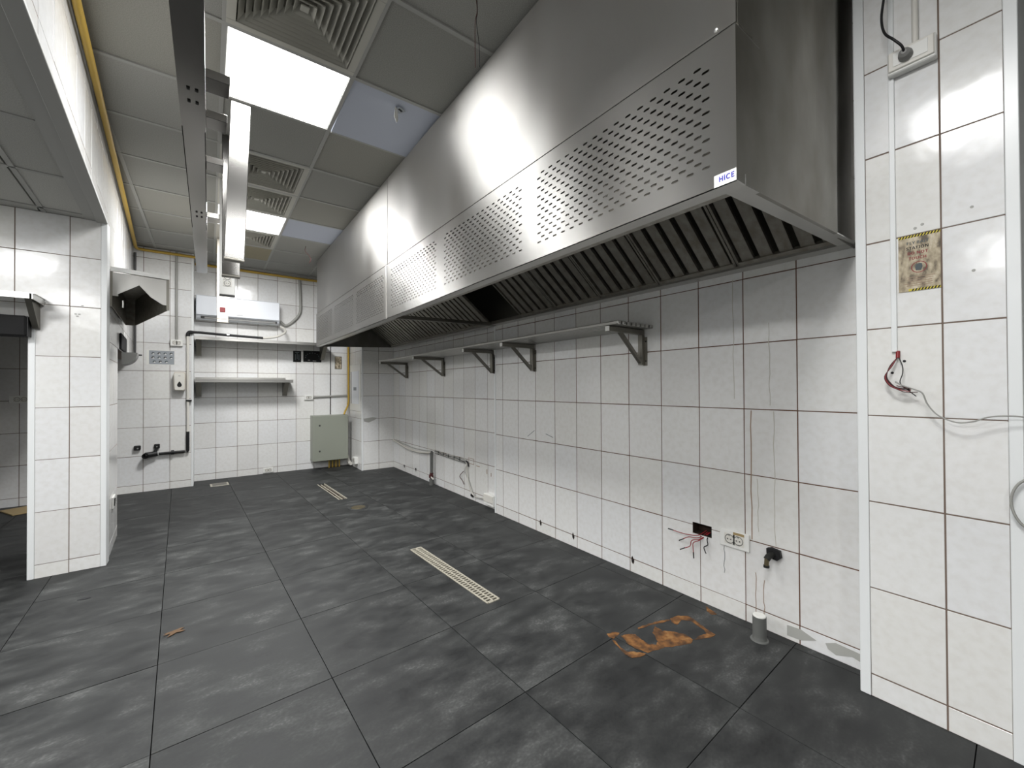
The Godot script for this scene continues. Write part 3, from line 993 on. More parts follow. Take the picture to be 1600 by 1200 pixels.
	cp.lathe([Vector2(0.0295, 0.1182), Vector2(0.0285, 0.123), Vector2(0.022, 0.1245), Vector2(0.0, 0.122)], 20)
	obj("cap", cp, M.paper, ps)
	# rear part: wires, pipe, box
	var cb := obj("wall_cable", sh().curve([Vector3(XF - 0.02, 0.437, -6.45), Vector3(XF - 0.02, 0.41, -6.2), Vector3(XF - 0.02, 0.375, -5.9), Vector3(XF - 0.02, 0.365, -5.5), Vector3(XF - 0.02, 0.39, -5.2), Vector3(XF - 0.02, 0.415, -5.02)], 0.014, 8, 5), M.cable_white)
	tag(cb, "thick white cable sagging along the rear right wall", "cable")
	var cb2 := obj("wall_cable", sh().curve([Vector3(XF - 0.008, 0.437, -6.45), Vector3(XF - 0.008, 0.425, -6.1), Vector3(XF - 0.008, 0.40, -5.7), Vector3(XF - 0.008, 0.41, -5.3), Vector3(XF - 0.008, 0.43, -5.05)], 0.004, 6, 5), M.cable_grey)
	tag(cb2, "thin grey cable above the sagging white cable", "cable")
	var vp := thing("water_pipe", "grey vertical pipe with a red valve on the rear right wall", "pipe", Vector3(XF - 0.05, 0, -4.98))
	obj("riser", sh().tube([Vector3(0, 0.0, 0), Vector3(0, 0.415, 0), Vector3(0.006, 0.43, 0.01)], 0.02, 10), M.pipe_grey, vp)
	obj("socket_end", sh().tube([Vector3(0, 0.0, 0), Vector3(0, 0.075, 0)], 0.031, 12), M.pipe_grey, vp)
	obj("valve", sh().box(Vector3(-0.01, 0.115, 0.01), Vector3(0.05, 0.05, 0.05), 0.008), M.maroon, vp)
	obj("lever", sh().bar(Vector3(-0.02, 0.11, 0.02), Vector3(-0.025, 0.095, 0.11), 0.012, 0.02, 0.003), M.cable_white, vp)
	obj("joint", sh().tube([Vector3(0, 0.135, 0), Vector3(0, 0.16, 0)], 0.024, 10), M.maroon, vp)
	var ch := thing("cable_channel", "chased cable channel with bundled wires on the rear right wall", "cable channel", Vector3(XF, 0, 0))
	obj("channel", sh().bar(Vector3(-0.006, 0.415, -4.96), Vector3(-0.006, 0.40, -4.16), 0.01, 0.018, 0.001), M.grey, ch)
	for k in 4:
		var pts := []
		for i in 9:
			pts.append(Vector3(-0.012 - 0.006 * (k % 2), 0.425 + 0.012 * k - 0.01 * i * 0.2 + rng.randf_range(-0.008, 0.008), -4.96 + i * 0.1))
		obj("cable", sh().curve(pts, 0.0035, 5, 3), [M.cable_white, M.black, M.cable_grey, M.cable_white][k], ch)
	for k in 5:
		obj("cable_tie", sh().box(Vector3(-0.014, 0.43, -4.85 + k * 0.14), Vector3(0.008, 0.05, 0.006)), M.black, ch)
	var hw := thing("hanging_wire", "white wires hanging from the cable channel to a small box", "wire", Vector3(XF, 0, 0))
	for k in 3:
		obj("cable", sh().curve([Vector3(-0.02, 0.415, -4.138 - 0.002 * k), Vector3(-0.022, 0.395, -4.11), Vector3(-0.016, 0.30, -4.10 - 0.03 * k), Vector3(-0.016, 0.17, -4.08 + 0.02 * k), Vector3(-0.02, 0.08, -4.0 + 0.02 * k), Vector3(-0.018, 0.065, -3.88), Vector3(-0.02, 0.09 - 0.01 * k, -3.72)], 0.005 - 0.001 * k, 6, 5), [M.cable_white, M.cable_white, M.cable_grey][k], hw)
	obj("black_end", sh().curve([Vector3(-0.014, 0.425, -4.14), Vector3(-0.014, 0.41, -4.10), Vector3(-0.014, 0.37, -4.09)], 0.009, 6, 4), M.black, hw)
	obj("frayed_wire", sh().curve([Vector3(-0.012, 0.30, -4.2), Vector3(-0.02, 0.23, -4.28), Vector3(-0.02, 0.19, -4.22), Vector3(-0.02, 0.15, -4.18)], 0.004, 5, 4), M.maroon, hw)
	obj("wall_plug_end", sh().box(Vector3(-0.008, 0.055, -4.02), Vector3(0.014, 0.03, 0.05), 0.003), M.black, hw)
	var jb := thing("junction_box", "small white junction box on the rear right wall beside the step", "junction box", Vector3(XF, 0.09, -3.62), q)
	obj("body", sh().span(Vector3(-0.10, -0.055, 0.0005), Vector3(0.085, 0.06, 0.045), 0.004), M.white, jb)
	obj("lid", sh().span(Vector3(-0.095, -0.02, 0.045), Vector3(0.08, 0.055, 0.052), 0.003), M.white2, jb)
	for a in [[-6.03, 0.085, "far"], [-5.6, 0.10, "near"]]:
		var pg := thing("wall_plug", "dark wall plug under the sagging cable, %s from the column" % ("first" if a[2] == "far" else "second"), "wall plug", Vector3(XF, a[1], a[0]), q)
		obj("stub", sh().prism([Vector2(-0.03, 0.012), Vector2(0.012, 0.018), Vector2(0.02, 0.0), Vector2(0.006, -0.03), Vector2(-0.008, -0.008)], 0.0005, 0.006), M.black, pg)
	# old chisel marks
	var mk := thing("chisel_mark", "brown rectangular chisel scars in the tiles beside the cable channel", "mark", Vector3(XF, 0, 0), q)
	for a in [[-4.05, 0.405, 0.13, 0.006], [-4.05, 0.465, 0.13, 0.005], [-4.11, 0.435, 0.006, 0.06], [-3.99, 0.435, 0.006, 0.06], [-3.90, 0.40, 0.07, 0.008], [-3.72, 0.37, 0.012, 0.05], [-3.64, 0.35, 0.01, 0.04]]:
		obj("scar", sh().box(Vector3(a[0], a[1], 0.0012), Vector3(a[2], a[3], 0.001)), M.drip, mk)
	# dried drips and cracks on the main wall
	var dr := [[-1.005, 0.28, 0.05, 0.003, M.drip], [-0.965, 0.255, 0.03, 0.003, M.drip], [-1.17, 0.37, 0.22, 0.0022, M.ink_grey], [-1.022, 1.14, 0.45, 0.005, M.drip], [-0.99, 0.78, 0.50, 0.003, M.drip_grey], [-1.11, 1.86, 1.2, 0.003, M.drip_grey], [-0.91, 1.14, 0.45, 0.003, M.drip_grey], [-0.93, 1.60, 1.17, 0.0025, M.drip_grey]]
	var said := ["short brown drip behind the floor pipe, the one farther from the pier", "short brown drip behind the floor pipe, the one nearer the pier", "thin dark crack in the tile under the double socket", "long brown drip running down the joint above the double socket", "pale drip in the tile just above the double socket", "very long pale drip from the hood down past two tile rows", "pale drip in the tile row above the black tap", "long pale drip below the hood beside the right pier"]
	var n_drip := 0
	for a in dr:
		var pts := []
		for i in 9:
			pts.append(Vector3(XR - 0.0008, lerpf(a[1], a[2], i / 8.0), a[0] + rng.randf_range(-0.004, 0.004)))
		var d := sh()
		for i in 8:
			d.bar(pts[i], pts[i + 1], a[3], 0.0008, 0.0, Vector3.RIGHT)
		var o := obj("drip_stain", d, a[4])
		tag(o, said[n_drip], "stain", "dried drips on the right wall")
		n_drip += 1
	for a in [[-2.945, 0.823, -2.845, 0.885], [-2.695, 0.868, -2.60, 0.845]]:
		var o := obj("scuff", sh().bar(Vector3(XR - 0.0008, a[1], a[0]), Vector3(XR - 0.0008, a[3], a[2]), 0.004, 0.0008, 0.0, Vector3.RIGHT), M.ink_grey)
		tag(o, "black scuff on the tiles below the shelf, slanting up to a joint" if a[3] > a[1] else "black scuff on the tiles below the shelf, slanting down to a joint", "scuff mark")
	# grey mortar patches along the lowest tiles
	for a in [[[-0.86, 0.070], [-0.80, 0.075], [-0.735, 0.052], [-0.76, 0.040], [-0.80, 0.022], [-0.86, 0.018]], [[-0.70, 0.058], [-0.66, 0.078], [-0.56, 0.072], [-0.54, 0.03], [-0.60, 0.045], [-0.66, 0.022], [-0.69, 0.035]]]:
		var poly := []
		for p in a:
			poly.append(Vector2(p[0], p[1]))
		var o := obj("mortar_patch", sh().prism(poly, 0.0003, 0.0014), M.patch)
		o.position = Vector3(XR, 0, 0)
		o.rotation.y = q
		tag(o, "pointed grey mortar smear on the lowest tile behind the floor pipe" if a[0][0] < -0.8 else "broad grey mortar smear on the lowest tile next to the right pier", "smear")


func build_pier_things() -> void:
	var q := -PI / 2
	# small surface channels and the boxed socket with the plug
	var c := thing("cable_trunking", "narrow white cable trunking running down the right pier", "trunking", Vector3(XP, 0, -0.414), q)
	obj("channel", sh().span(Vector3(-0.0085, 1.402, 0.0005), Vector3(0.0085, YC - 0.02, 0.012), 0.0015), M.trim, c)
	var c2 := conduit("white conduit rising from the socket box on the right pier", [Vector3(XP - 0.012, 2.575, -0.343), Vector3(XP - 0.012, YC - 0.02, -0.343)], 0.0095, M.white2)
	var s := thing("socket_box", "white surface socket box high on the right pier", "socket", Vector3(XP, 2.532, -0.352), q)
	obj("box_body", sh().span(Vector3(-0.068, -0.046, 0.0005), Vector3(0.068, 0.043, 0.036), 0.004), M.white, s)
	obj("cover", sh().span(Vector3(-0.064, -0.036, 0.036), Vector3(0.064, 0.039, 0.042), 0.003), M.white2, s)
	obj("insert", sh().span(Vector3(-0.05, -0.022, 0.042), Vector3(0.048, 0.03, 0.044), 0.001), M.white, s)
	var p := thing("power_plug", "grey plug with a black cable in the socket box on the right pier", "plug", Vector3(XP - 0.044, 2.532, -0.352), q)
	var pl := sh()
	pl.xf = Transform3D(Basis(Vector3.RIGHT, PI / 2), Vector3(-0.012, 0.0, 0.0))
	pl.lathe([Vector2(0.021, 0.0), Vector2(0.021, 0.012), Vector2(0.017, 0.026), Vector2(0.008, 0.034), Vector2(0, 0.034)], 18)
	obj("plug_body", pl, M.grey, p)
	obj("cable", sh().curve([Vector3(-0.012, 0.0, 0.03), Vector3(-0.016, 0.018, 0.046), Vector3(-0.036, 0.05, 0.055), Vector3(-0.064, 0.10, 0.045), Vector3(-0.074, 0.17, 0.035), Vector3(-0.066, 0.26, 0.03), Vector3(-0.05, 0.46, 0.02)], 0.0042, 8, 5), M.black, p)
	# worn warning sign
	var g_ := thing("warning_sign", "worn yellow-edged warning sign about a bait station on the right pier", "sign", Vector3(XP, 1.742, -0.342), q)
	obj("board", sh().span(Vector3(-0.058, -0.108, 0.0005), Vector3(0.058, 0.108, 0.0022)), M.sign_board, g_)
	for row in [[0.1035, 0], [-0.1035, 1]]:
		var band := obj("hazard_band", sh().span(Vector3(-0.058 if row[1] == 0 else -0.030, row[0] - 0.0045, 0.0022), Vector3(0.058, row[0] + 0.0045, 0.0026)), M.sign_yellow, g_)
		for k in (13 if row[1] == 0 else 9):
			var x: float = 0.052 - 0.0088 * k
			obj("stripe", sh().prism([Vector2(x - 0.0035, row[0] - 0.0045), Vector2(x + 0.0009, row[0] - 0.0045), Vector2(x + 0.0055, row[0] + 0.0045), Vector2(x + 0.0011, row[0] + 0.0045)], 0.0026, 0.0029), M.ink, band)
	var ln := 0
	for w in [["FLY BAIT", M.ink_grey, 0.078], ["STATION", M.ink, 0.058], ["DO NOT", M.red, 0.038], ["TOUCH", M.red, 0.018]]:
		var tm := TextMesh.new()
		tm.text = w[0]
		tm.font = font_of("Droid Sans", 700)
		tm.font_size = 32
		tm.pixel_size = 0.00047
		tm.depth = 0.0004
		var o := obj("lettering", tm, w[1], g_)
		o.position = Vector3(-0.004, w[2], 0.0025)
		ln += 1
	var ring := sh()
	for k in 24:
		var a := TAU * k / 24
		var b := TAU * (k + 1) / 24
		ring.quad(Vector3(cos(a) * 0.022, -0.018 + sin(a) * 0.022, 0.0026), Vector3(cos(b) * 0.022, -0.018 + sin(b) * 0.022, 0.0026), Vector3(cos(b) * 0.0195, -0.018 + sin(b) * 0.0195, 0.0026), Vector3(cos(a) * 0.0195, -0.018 + sin(a) * 0.0195, 0.0026), Vector3(0, 0, 1))
	obj("ring_print", ring, M.red, g_)
	obj("hand_print", sh().prism([Vector2(-0.009, -0.030), Vector2(0.006, -0.031), Vector2(0.010, -0.018), Vector2(0.008, -0.006), Vector2(0.0, -0.004), Vector2(-0.008, -0.008), Vector2(-0.011, -0.018)], 0.0022, 0.0026), M.ink_grey, g_)
	for k in 5:
		obj("small_print", sh().box(Vector3(rng.randf_range(-0.004, 0.004), -0.055 - 0.008 * k, 0.0023), Vector3(0.08 - 0.008 * (k % 3), 0.0022, 0.0005)), M.drip, g_)
	# bundle of loose wires from the end of the trunking
	var lw := thing("loose_wire", "red and black wires hanging from the end of the trunking", "wire", Vector3(XP, 0, 0), q)
	obj("sleeve", sh().tube([Vector3(-0.404, 1.405, 0.006), Vector3(-0.404, 1.378, 0.012)], 0.0065, 8), M.red, lw)
	for k in 4:
		var off := k * 0.0022
		obj("wire", sh().curve([Vector3(-0.405, 1.38, 0.012), Vector3(-0.418 - off, 1.345, 0.03), Vector3(-0.438 + off, 1.305, 0.04), Vector3(-0.425 + off, 1.272 + off, 0.045), Vector3(-0.40, 1.255 + off, 0.045), Vector3(-0.375 + off * 2, 1.243 + off * 2, 0.04), Vector3(-0.345 - 0.02 * k, 1.245 + 0.008 * k, 0.03)], 0.0016, 5, 5), [M.maroon, M.red_wire, M.black, M.maroon][k], lw)
	obj("wire", sh().curve([Vector3(-0.401, 1.38, 0.012), Vector3(-0.389, 1.345, 0.022), Vector3(-0.388, 1.315, 0.028), Vector3(-0.395, 1.28, 0.03), Vector3(-0.375, 1.255, 0.03), Vector3(-0.352, 1.228, 0.018)], 0.0018, 5, 5), M.black, lw)
	var tc := obj("loose_cable", sh().curve([Vector3(XP - 0.05, 1.285, -0.405), Vector3(XP - 0.051, 1.270, -0.385), Vector3(XP - 0.05, 1.255, -0.352), Vector3(XP - 0.048, 1.240, -0.330), Vector3(XP - 0.042, 1.200, -0.318), Vector3(XP - 0.046, 1.160, -0.290), Vector3(XP - 0.05, 1.138, -0.245), Vector3(XP - 0.052, 1.143, -0.205), Vector3(XP - 0.05, 1.160, -0.170), Vector3(XP - 0.045, 1.166, -0.13), Vector3(XP - 0.035, 1.163, -0.085), Vector3(XP - 0.02, 1.15, -0.02)], 0.0026, 6, 6), M.cable_grey)
	tag(tc, "thin grey cable hanging in a wave across the right pier", "cable")
	var cc := obj("cable_coil", sh().curve([Vector3(XP - 0.02, 0.975, -0.07), Vector3(XP - 0.02, 0.94, -0.108), Vector3(XP - 0.022, 0.89, -0.124), Vector3(XP - 0.024, 0.84, -0.118), Vector3(XP - 0.02, 0.80, -0.095), Vector3(XP - 0.02, 0.78, -0.05)], 0.0042, 6, 6), M.cable_grey)
	tag(cc, "coil of grey cable at the near edge of the right pier", "cable")
	# drilled holes
	for a in [[1.905, -0.205], [1.875, -0.352], [1.884, -0.332], [1.678, -0.203], [1.32, -0.423], [1.365, -0.387]]:
		var sp := sh()
		sp.xf = Transform3D(Basis(Vector3.FORWARD, -PI / 2), Vector3(XP, a[0], a[1]))
		sp.lathe([Vector2(0.0055, -0.001), Vector2(0.005, 0.0012), Vector2(0, 0.0014)], 8)
		var say := "small black screw hole among the loose red wires"
		if a[0] > 1.9:
			say = "single filled screw hole in the tile above and beside the warning sign"
		elif a[0] > 1.8:
			say = "one of two filled screw holes just above the warning sign"
		elif a[0] > 1.5:
			say = "single filled screw hole beside the lower half of the warning sign"
		tag(obj("filled_hole", sp, M.patch if a[0] > 1.5 else M.ink), say, "screw hole", "screw holes on the right pier")


# ---------------------------------------------------------------- back wall
func steel_shelf(label: String, x0: float, x1: float, y: float, brackets: Array) -> void:
	var t := thing("steel_shelf", label, "shelf")
	var s := sh()
	s.span(Vector3(x0, y - 0.003, ZB + 0.002), Vector3(x1, y, -6.80))
	s.span(Vector3(x0, y - 0.04, -6.804), Vector3(x1, y, -6.80), 0.001)
	obj("board", s, M.steel, t)
	obj("upstand", sh().span(Vector3(x0, y, ZB + 0.001), Vector3(x1 - 0.05, y + 0.035, ZB + 0.005)), M.steel, t)
	obj("end_fold", sh().span(Vector3(x1 - 0.003, y - 0.04, ZB + 0.002), Vector3(x1 + 0.002, y, -6.80)), M.steel_dull, t)
	for x in brackets:
		var b := sh()
		b.xf = Transform3D(Basis(Vector3(0, 0, 1), Vector3.UP, Vector3(-1, 0, 0)), Vector3(x, y, ZB))
		b.prism([Vector2(0.001, -0.004), Vector2(0.30, -0.004), Vector2(0.30, -0.035), Vector2(0.06, -0.235), Vector2(0.001, -0.235)], -0.028, 0.028)
		obj("bracket", b, M.steel_dull, t)

func build_back_wall_things() -> void:
	# air conditioner
	var ac := thing("air_conditioner", "white wall-mounted air conditioner on the back wall", "air conditioner", Vector3(0.352, 0, ZB))
	var b := sh()
	b.xf = Transform3D(Basis(Vector3(0, 0, 1), Vector3.UP, Vector3(-1, 0, 0)), Vector3.ZERO)
	b.prism([Vector2(0.0005, 2.235), Vector2(0.10, 2.215), Vector2(0.165, 2.235), Vector2(0.19, 2.262), Vector2(0.205, 2.275), Vector2(0.205, 2.525), Vector2(0.19, 2.54), Vector2(0.0005, 2.54)], -0.492, 0.492)
	obj("body", b, M.ac, ac)
	obj("front_panel", sh().span(Vector3(-0.489, 2.272, 0.2055), Vector3(0.489, 2.532, 0.216), 0.006), M.ac, ac)
	obj("air_slot", sh().bar(Vector3(-0.44, 2.243, 0.178), Vector3(0.46, 2.243, 0.178), 0.028, 0.03), M.black, ac)
	obj("vane", sh().bar(Vector3(-0.40, 2.238, 0.192), Vector3(0.44, 2.238, 0.192), 0.004, 0.022), M.grey, ac)
	obj("badge", sh().box(Vector3(0.0, 2.305, 0.2165), Vector3(0.07, 0.007, 0.001)), M.grey, ac)
	obj("end_strip", sh().span(Vector3(-0.493, 2.24, 0.02), Vector3(-0.4905, 2.53, 0.2), 0.001), M.grey, ac)
	# shelves
	steel_shelf("upper long steel shelf on the back wall under the air conditioner", -0.150, 1.50, 1.962, [-0.11, 1.46])
	steel_shelf("lower short steel shelf on the back wall", -0.150, 1.00, 1.398, [-0.11, 0.93])
	# drain hose of the air conditioner
	conduit("black insulated drain pipe lying along the upper steel shelf", [Vector3(-0.195, 2.01, ZBL + 0.035), Vector3(-0.10, 2.012, ZBL + 0.035), Vector3(0.1, 2.005, -6.81), Vector3(0.50, 1.992, -6.81), Vector3(0.62, 1.99, -6.82)], 0.017, M.black, "drain_pipe", "pipe")
	var rg := obj("pipe_clamp", sh().tube([Vector3(0.195, 2.004, -6.81), Vector3(0.225, 2.003, -6.81)], 0.024, 12), M.steel_bright)
	tag(rg, "steel clamp ring on the black drain pipe", "clamp")
	tag(obj("drain_hose", sh().curve([Vector3(0.62, 1.99, -6.82), Vector3(0.78, 2.02, -6.86), Vector3(0.90, 2.09, -6.92), Vector3(0.925, 2.15, -6.99), Vector3(0.872, 2.20, -7.06)], 0.016, 8, 6), M.cable_white), "white hose from the air conditioner to the black drain pipe", "hose")
	tag(obj("refrigerant_pipe", sh().curve([Vector3(0.872, 2.29, -7.11), Vector3(0.95, 2.235, -7.125), Vector3(1.06, 2.32, -7.125), Vector3(1.145, 2.46, -7.125), Vector3(1.15, 2.70, -7.125), Vector3(1.138, 2.955, -7.125)], 0.02, 10, 8), M.cable_grey), "pale insulated pipe rising from the air conditioner to the ceiling", "pipe")
	# pipe run left of the shelves
	var dp := thing("waste_pipe", "white and black pipe running down the corner strip to the sink fittings", "pipe", Vector3(-0.20, 0, ZBL + 0.03))
	obj("elbow", sh().curve([Vector3(0.03, 2.008, 0.0), Vector3(0.0, 2.008, 0.0), Vector3(-0.018, 1.985, 0.0), Vector3(-0.018, 1.955, 0.0)], 0.022, 10, 5), M.black, dp)
	obj("upper_pipe", sh().tube([Vector3(-0.018, 1.955, 0), Vector3(-0.018, 0.70, 0)], 0.015, 10), M.white2, dp)
	obj("clamp", sh().box(Vector3(-0.008, 1.12, 0.0), Vector3(0.06, 0.02, 0.045), 0.004), M.black, dp)
	obj("lower_pipe", sh().curve([Vector3(-0.018, 0.72, 0), Vector3(-0.018, 0.50, 0), Vector3(-0.020, 0.475, 0), Vector3(-0.03, 0.468, 0)], 0.018, 10, 4), M.black, dp)
	var hp := thing("sink_pipe", "thin black pipe with a coupling leading to the sink valve", "pipe", Vector3(-0.20, 0, ZBL + 0.03))
	obj("tube", sh().tube([Vector3(-0.047, 0.467, 0), Vector3(-0.305, 0.46, 0)], 0.0165, 10), M.black, hp)
	obj("coupling", sh().tube([Vector3(-0.185, 0.465, 0), Vector3(-0.155, 0.466, 0)], 0.028, 10), M.black, hp)
	var vl := thing("sink_valve", "black sink valve with an angle fitting on the left back wall", "valve", Vector3(-0.60, 0.47, ZBL))
	obj("body", sh().tube([Vector3(-0.03, -0.015, 0.06), Vector3(0.045, -0.008, 0.04), Vector3(0.08, -0.004, 0.03)], 0.034, 12), M.black, vl)
	var mo := sh()
	mo.xf = Transform3D(Basis(Vector3.RIGHT, PI / 2), Vector3(-0.025, -0.02, 0.09))
	mo.lathe([Vector2(0.034, -0.03), Vector2(0.034, 0.004), Vector2(0.027, 0.004), Vector2(0.025, -0.02), Vector2(0, -0.02)], 14)
	obj("mouth", mo, M.black_soft, vl)
	obj("stem", sh().tube([Vector3(0.06, 0.01, 0.04), Vector3(0.075, 0.06, 0.03)], 0.016, 8), M.black, vl)
	obj("wall_plate", sh().box(Vector3(0.078, 0.085, 0.016), Vector3(0.055, 0.055, 0.03), 0.006), M.black, vl)
	obj("bolt", sh().box(Vector3(0.078, 0.08, 0.033), Vector3(0.013, 0.013, 0.006), 0.002), M.steel_bright, vl)
	var wf := thing("wall_fitting", "small black square water fitting beside the sink valve", "fitting", Vector3(-0.705, 0.55, ZBL))
	obj("plate", sh().box(Vector3(0, 0, 0.02), Vector3(0.062, 0.055, 0.038), 0.006), M.black, wf)
	obj("bolt", sh().box(Vector3(0.005, -0.006, 0.041), Vector3(0.016, 0.016, 0.006), 0.002), M.steel_bright, wf)
	# left: socket with its conduit, poster, soap dispenser
	double_socket("small white double socket above the hand washing poster", Vector3(-0.332, 1.862, ZBL), 0, 0.125, 0.082, 0.035)
	conduit("grey conduit rising from the double socket above the poster", [Vector3(-0.332, 1.905, ZBL + 0.016), Vector3(-0.335, YC - 0.01, ZBL + 0.016)], 0.013, M.cable_grey)
	var po := thing("poster", "grey hand washing poster with rows of small pictures", "poster", Vector3(-0.488, 1.672, ZBL))
	obj("sheet", sh().span(Vector3(-0.137, -0.095, 0.0004), Vector3(0.136, 0.09, 0.0016)), M.paper, po)
	obj("print", sh().span(Vector3(-0.112, -0.088, 0.0016), Vector3(0.132, 0.084, 0.002)), M.paper_grey, po)
	for r in 3:
		for k in (4 if r < 2 else 3):
			var x: float = -0.075 + 0.058 * k + (0.012 if r == 2 else 0.0)
			var y: float = 0.05 - 0.052 * r
			obj("picture", sh().prism([Vector2(x - 0.018, y - 0.006), Vector2(x - 0.006, y + 0.013), Vector2(x + 0.012, y + 0.011), Vector2(x + 0.018, y - 0.004), Vector2(x + 0.004, y + 0.003), Vector2(x - 0.006, y - 0.012)], 0.002, 0.0024), M.ink_grey if k % 2 == r % 2 else M.grey_dark, po)
			obj("picture", sh().prism([Vector2(x - 0.008, y - 0.012), Vector2(x + 0.002, y - 0.002), Vector2(x + 0.016, y - 0.01), Vector2(x + 0.004, y - 0.016)], 0.002, 0.0024), M.paper, po)
	var sd := thing("soap_dispenser", "white soap dispenser with a dark drop window under the socket", "soap dispenser", Vector3(-0.300, 1.368, ZBL))
	var bd := sh()
	bd.prism([Vector2(-0.055, -0.10), Vector2(-0.042, -0.118), Vector2(0.042, -0.118), Vector2(0.055, -0.10), Vector2(0.06, 0.09), Vector2(0.05, 0.118), Vector2(-0.05, 0.118), Vector2(-0.06, 0.09)], 0.0005, 0.09)
	obj("body", bd, M.cream, sd)
	obj("cover", sh().prism([Vector2(-0.048, -0.098), Vector2(-0.036, -0.11), Vector2(0.036, -0.11), Vector2(0.048, -0.098), Vector2(0.052, 0.085), Vector2(0.044, 0.108), Vector2(-0.044, 0.108), Vector2(-0.052, 0.085)], 0.09, 0.102), M.white2, sd)
	var drop := []
	for k in 16:
		var a := TAU * k / 16.0
		drop.append(Vector2(sin(a) * 0.024 * (1.0 - 0.55 * maxf(0, cos(a))), -0.045 + cos(a) * (0.043 if cos(a) > 0 else 0.028)))
	obj("drop_window", sh().prism(drop, 0.102, 0.1035), M.black, sd)
	obj("logo", sh().box(Vector3(0, 0.07, 0.1024), Vector3(0.022, 0.006, 0.001)), M.grey, sd)
	# papers right of the shelves
	for a in [[1.108, 1.769, 0.112, 0.175, "narrow black printed notice under the upper shelf", 0], [1.326, 1.777, 0.262, 0.178, "wide black printed notice with a ring of marks under the upper shelf", 1]]:
		var n := thing("notice", a[4], "notice", Vector3(a[0], a[1], ZB))
		obj("sheet", sh().span(Vector3(-a[2] / 2, -a[3] / 2, 0.0004), Vector3(a[2] / 2, a[3] / 2, 0.002)), M.black_soft, n)
		if a[5] == 0:
			for k in 3:
				obj("print", sh().box(Vector3(-0.025 + 0.025 * k, -0.01 + (0.05 if k == 1 else 0.0) * 0.3, 0.0022), Vector3(0.01, 0.09, 0.0006)), M.ink_grey, n)
			obj("print", sh().box(Vector3(0, 0.062, 0.0022), Vector3(0.06, 0.01, 0.0006)), M.ink_grey, n)
		else:
			for k in 9:
				var an := PI * k / 8.0
				obj("print", sh().box(Vector3(cos(an) * 0.10, -0.02 + sin(an) * 0.075, 0.0022), Vector3(0.012, 0.012, 0.0006)), M.ink_grey, n)
			obj("print", sh().box(Vector3(-0.05, -0.06, 0.0022), Vector3(0.03, 0.012, 0.0006)), M.grey, n)
			obj("print", sh().box(Vector3(0.03, -0.07, 0.0022), Vector3(0.05, 0.008, 0.0006)), M.grey, n)
	var fp := thing("framed_paper", "small browned paper in a thin dark frame beside the yellow pipe", "paper", Vector3(1.715, 1.69, ZB))
	obj("sheet", sh().span(Vector3(-0.05, -0.10, 0.0004), Vector3(0.05, 0.10, 0.002)), M.sign_board, fp)
	for a in [[-0.05, 0.0, 0.005, 0.205], [0.05, 0.0, 0.005, 0.205], [0.0, 0.10, 0.10, 0.005], [0.0, -0.10, 0.10, 0.005]]:
		obj("frame_edge", sh().box(Vector3(a[0], a[1], 0.003), Vector3(a[2], a[3], 0.004)), M.rust_dark, fp)
	# sockets and conduit low on the back wall
	double_socket("white double socket above the grey electrical cabinet", Vector3(1.268, 1.128, ZB), 0, 0.125, 0.075, 0.03)
	conduit("grey conduit from the double socket to the boxed column", [Vector3(1.33, 1.13, ZB + 0.014), Vector3(1.846, 1.150, ZB + 0.014)], 0.016, M.cable_grey)
	tag(obj("wall_wire", sh().tube([Vector3(1.595, 1.95, ZB + 0.006), Vector3(1.59, 0.85, ZB + 0.006)], 0.006, 6), M.grey_dark), "thin dark wire running down to the grey cabinet", "wire")
	double_socket("white double socket just above the floor of the back wall", Vector3(0.718, 0.052, ZB), 0, 0.135, 0.075, 0.02)
	# electrical cabinet
	var cb := thing("electrical_cabinet", "grey-green steel electrical cabinet in the back corner", "electrical cabinet", Vector3(1.555, 0.49, ZB))
	obj("body", sh().span(Vector3(-0.262, -0.355, 0.0005), Vector3(0.262, 0.352, 0.19), 0.004), M.cabinet, cb)
	var dr := obj("door", sh().span(Vector3(-0.26, -0.353, 0.192), Vector3(0.26, 0.35, 0.212), 0.004), M.cabinet, cb)
	for y in [0.2, -0.2]:
		var lk := sh()
		lk.xf = Transform3D(Basis(Vector3.RIGHT, PI / 2), Vector3(-0.165, y, 0.212))
		lk.lathe([Vector2(0.014, 0.0), Vector2(0.013, 0.005), Vector2(0.007, 0.006), Vector2(0, 0.003)], 12)
		obj("lock", lk, M.grey_dark, dr)
	obj("gasket", sh().span(Vector3(-0.255, -0.348, 0.19), Vector3(0.262, 0.345, 0.192)), M.black, cb)
	for k in 7:
		obj("cable", sh().tube([Vector3(0.0 + 0.026 * k, -0.49, 0.08), Vector3(0.0 + 0.026 * k, -0.35, 0.08)], 0.010, 8), M.yellow if k % 2 == 0 else M.brass, cb)
	# gas pipe, yellow
	var gp := []
	for z in [2.4, 0.0, -2.0, -3.2, -4.14, -5.2, -6.2, -6.70]:
		gp.append(Vector3(left_x(z) + 0.03, YC - 0.045, z))
	gp.append_array([Vector3(left_x(-6.78) + 0.045, YC - 0.045, -6.77), Vector3(left_x(-6.79) + 0.09, YC - 0.045, ZBL + 0.035), Vector3(-0.45, YC - 0.044, ZBL + 0.03), Vector3(-0.13, YC - 0.045, ZBL + 0.03)])
	conduit("yellow gas pipe along the top of the left wall and back corner", gp, 0.017, M.yellow, "gas_pipe", "pipe")
	conduit("yellow gas pipe along the top of the back wall to the hood", [Vector3(-0.155, YC - 0.05, ZB + 0.03), Vector3(0.6, YC - 0.056, ZB + 0.03), Vector3(1.5, YC - 0.062, ZB + 0.03), Vector3(1.88, YC - 0.065, ZB + 0.03)], 0.017, M.yellow, "gas_pipe", "pipe")
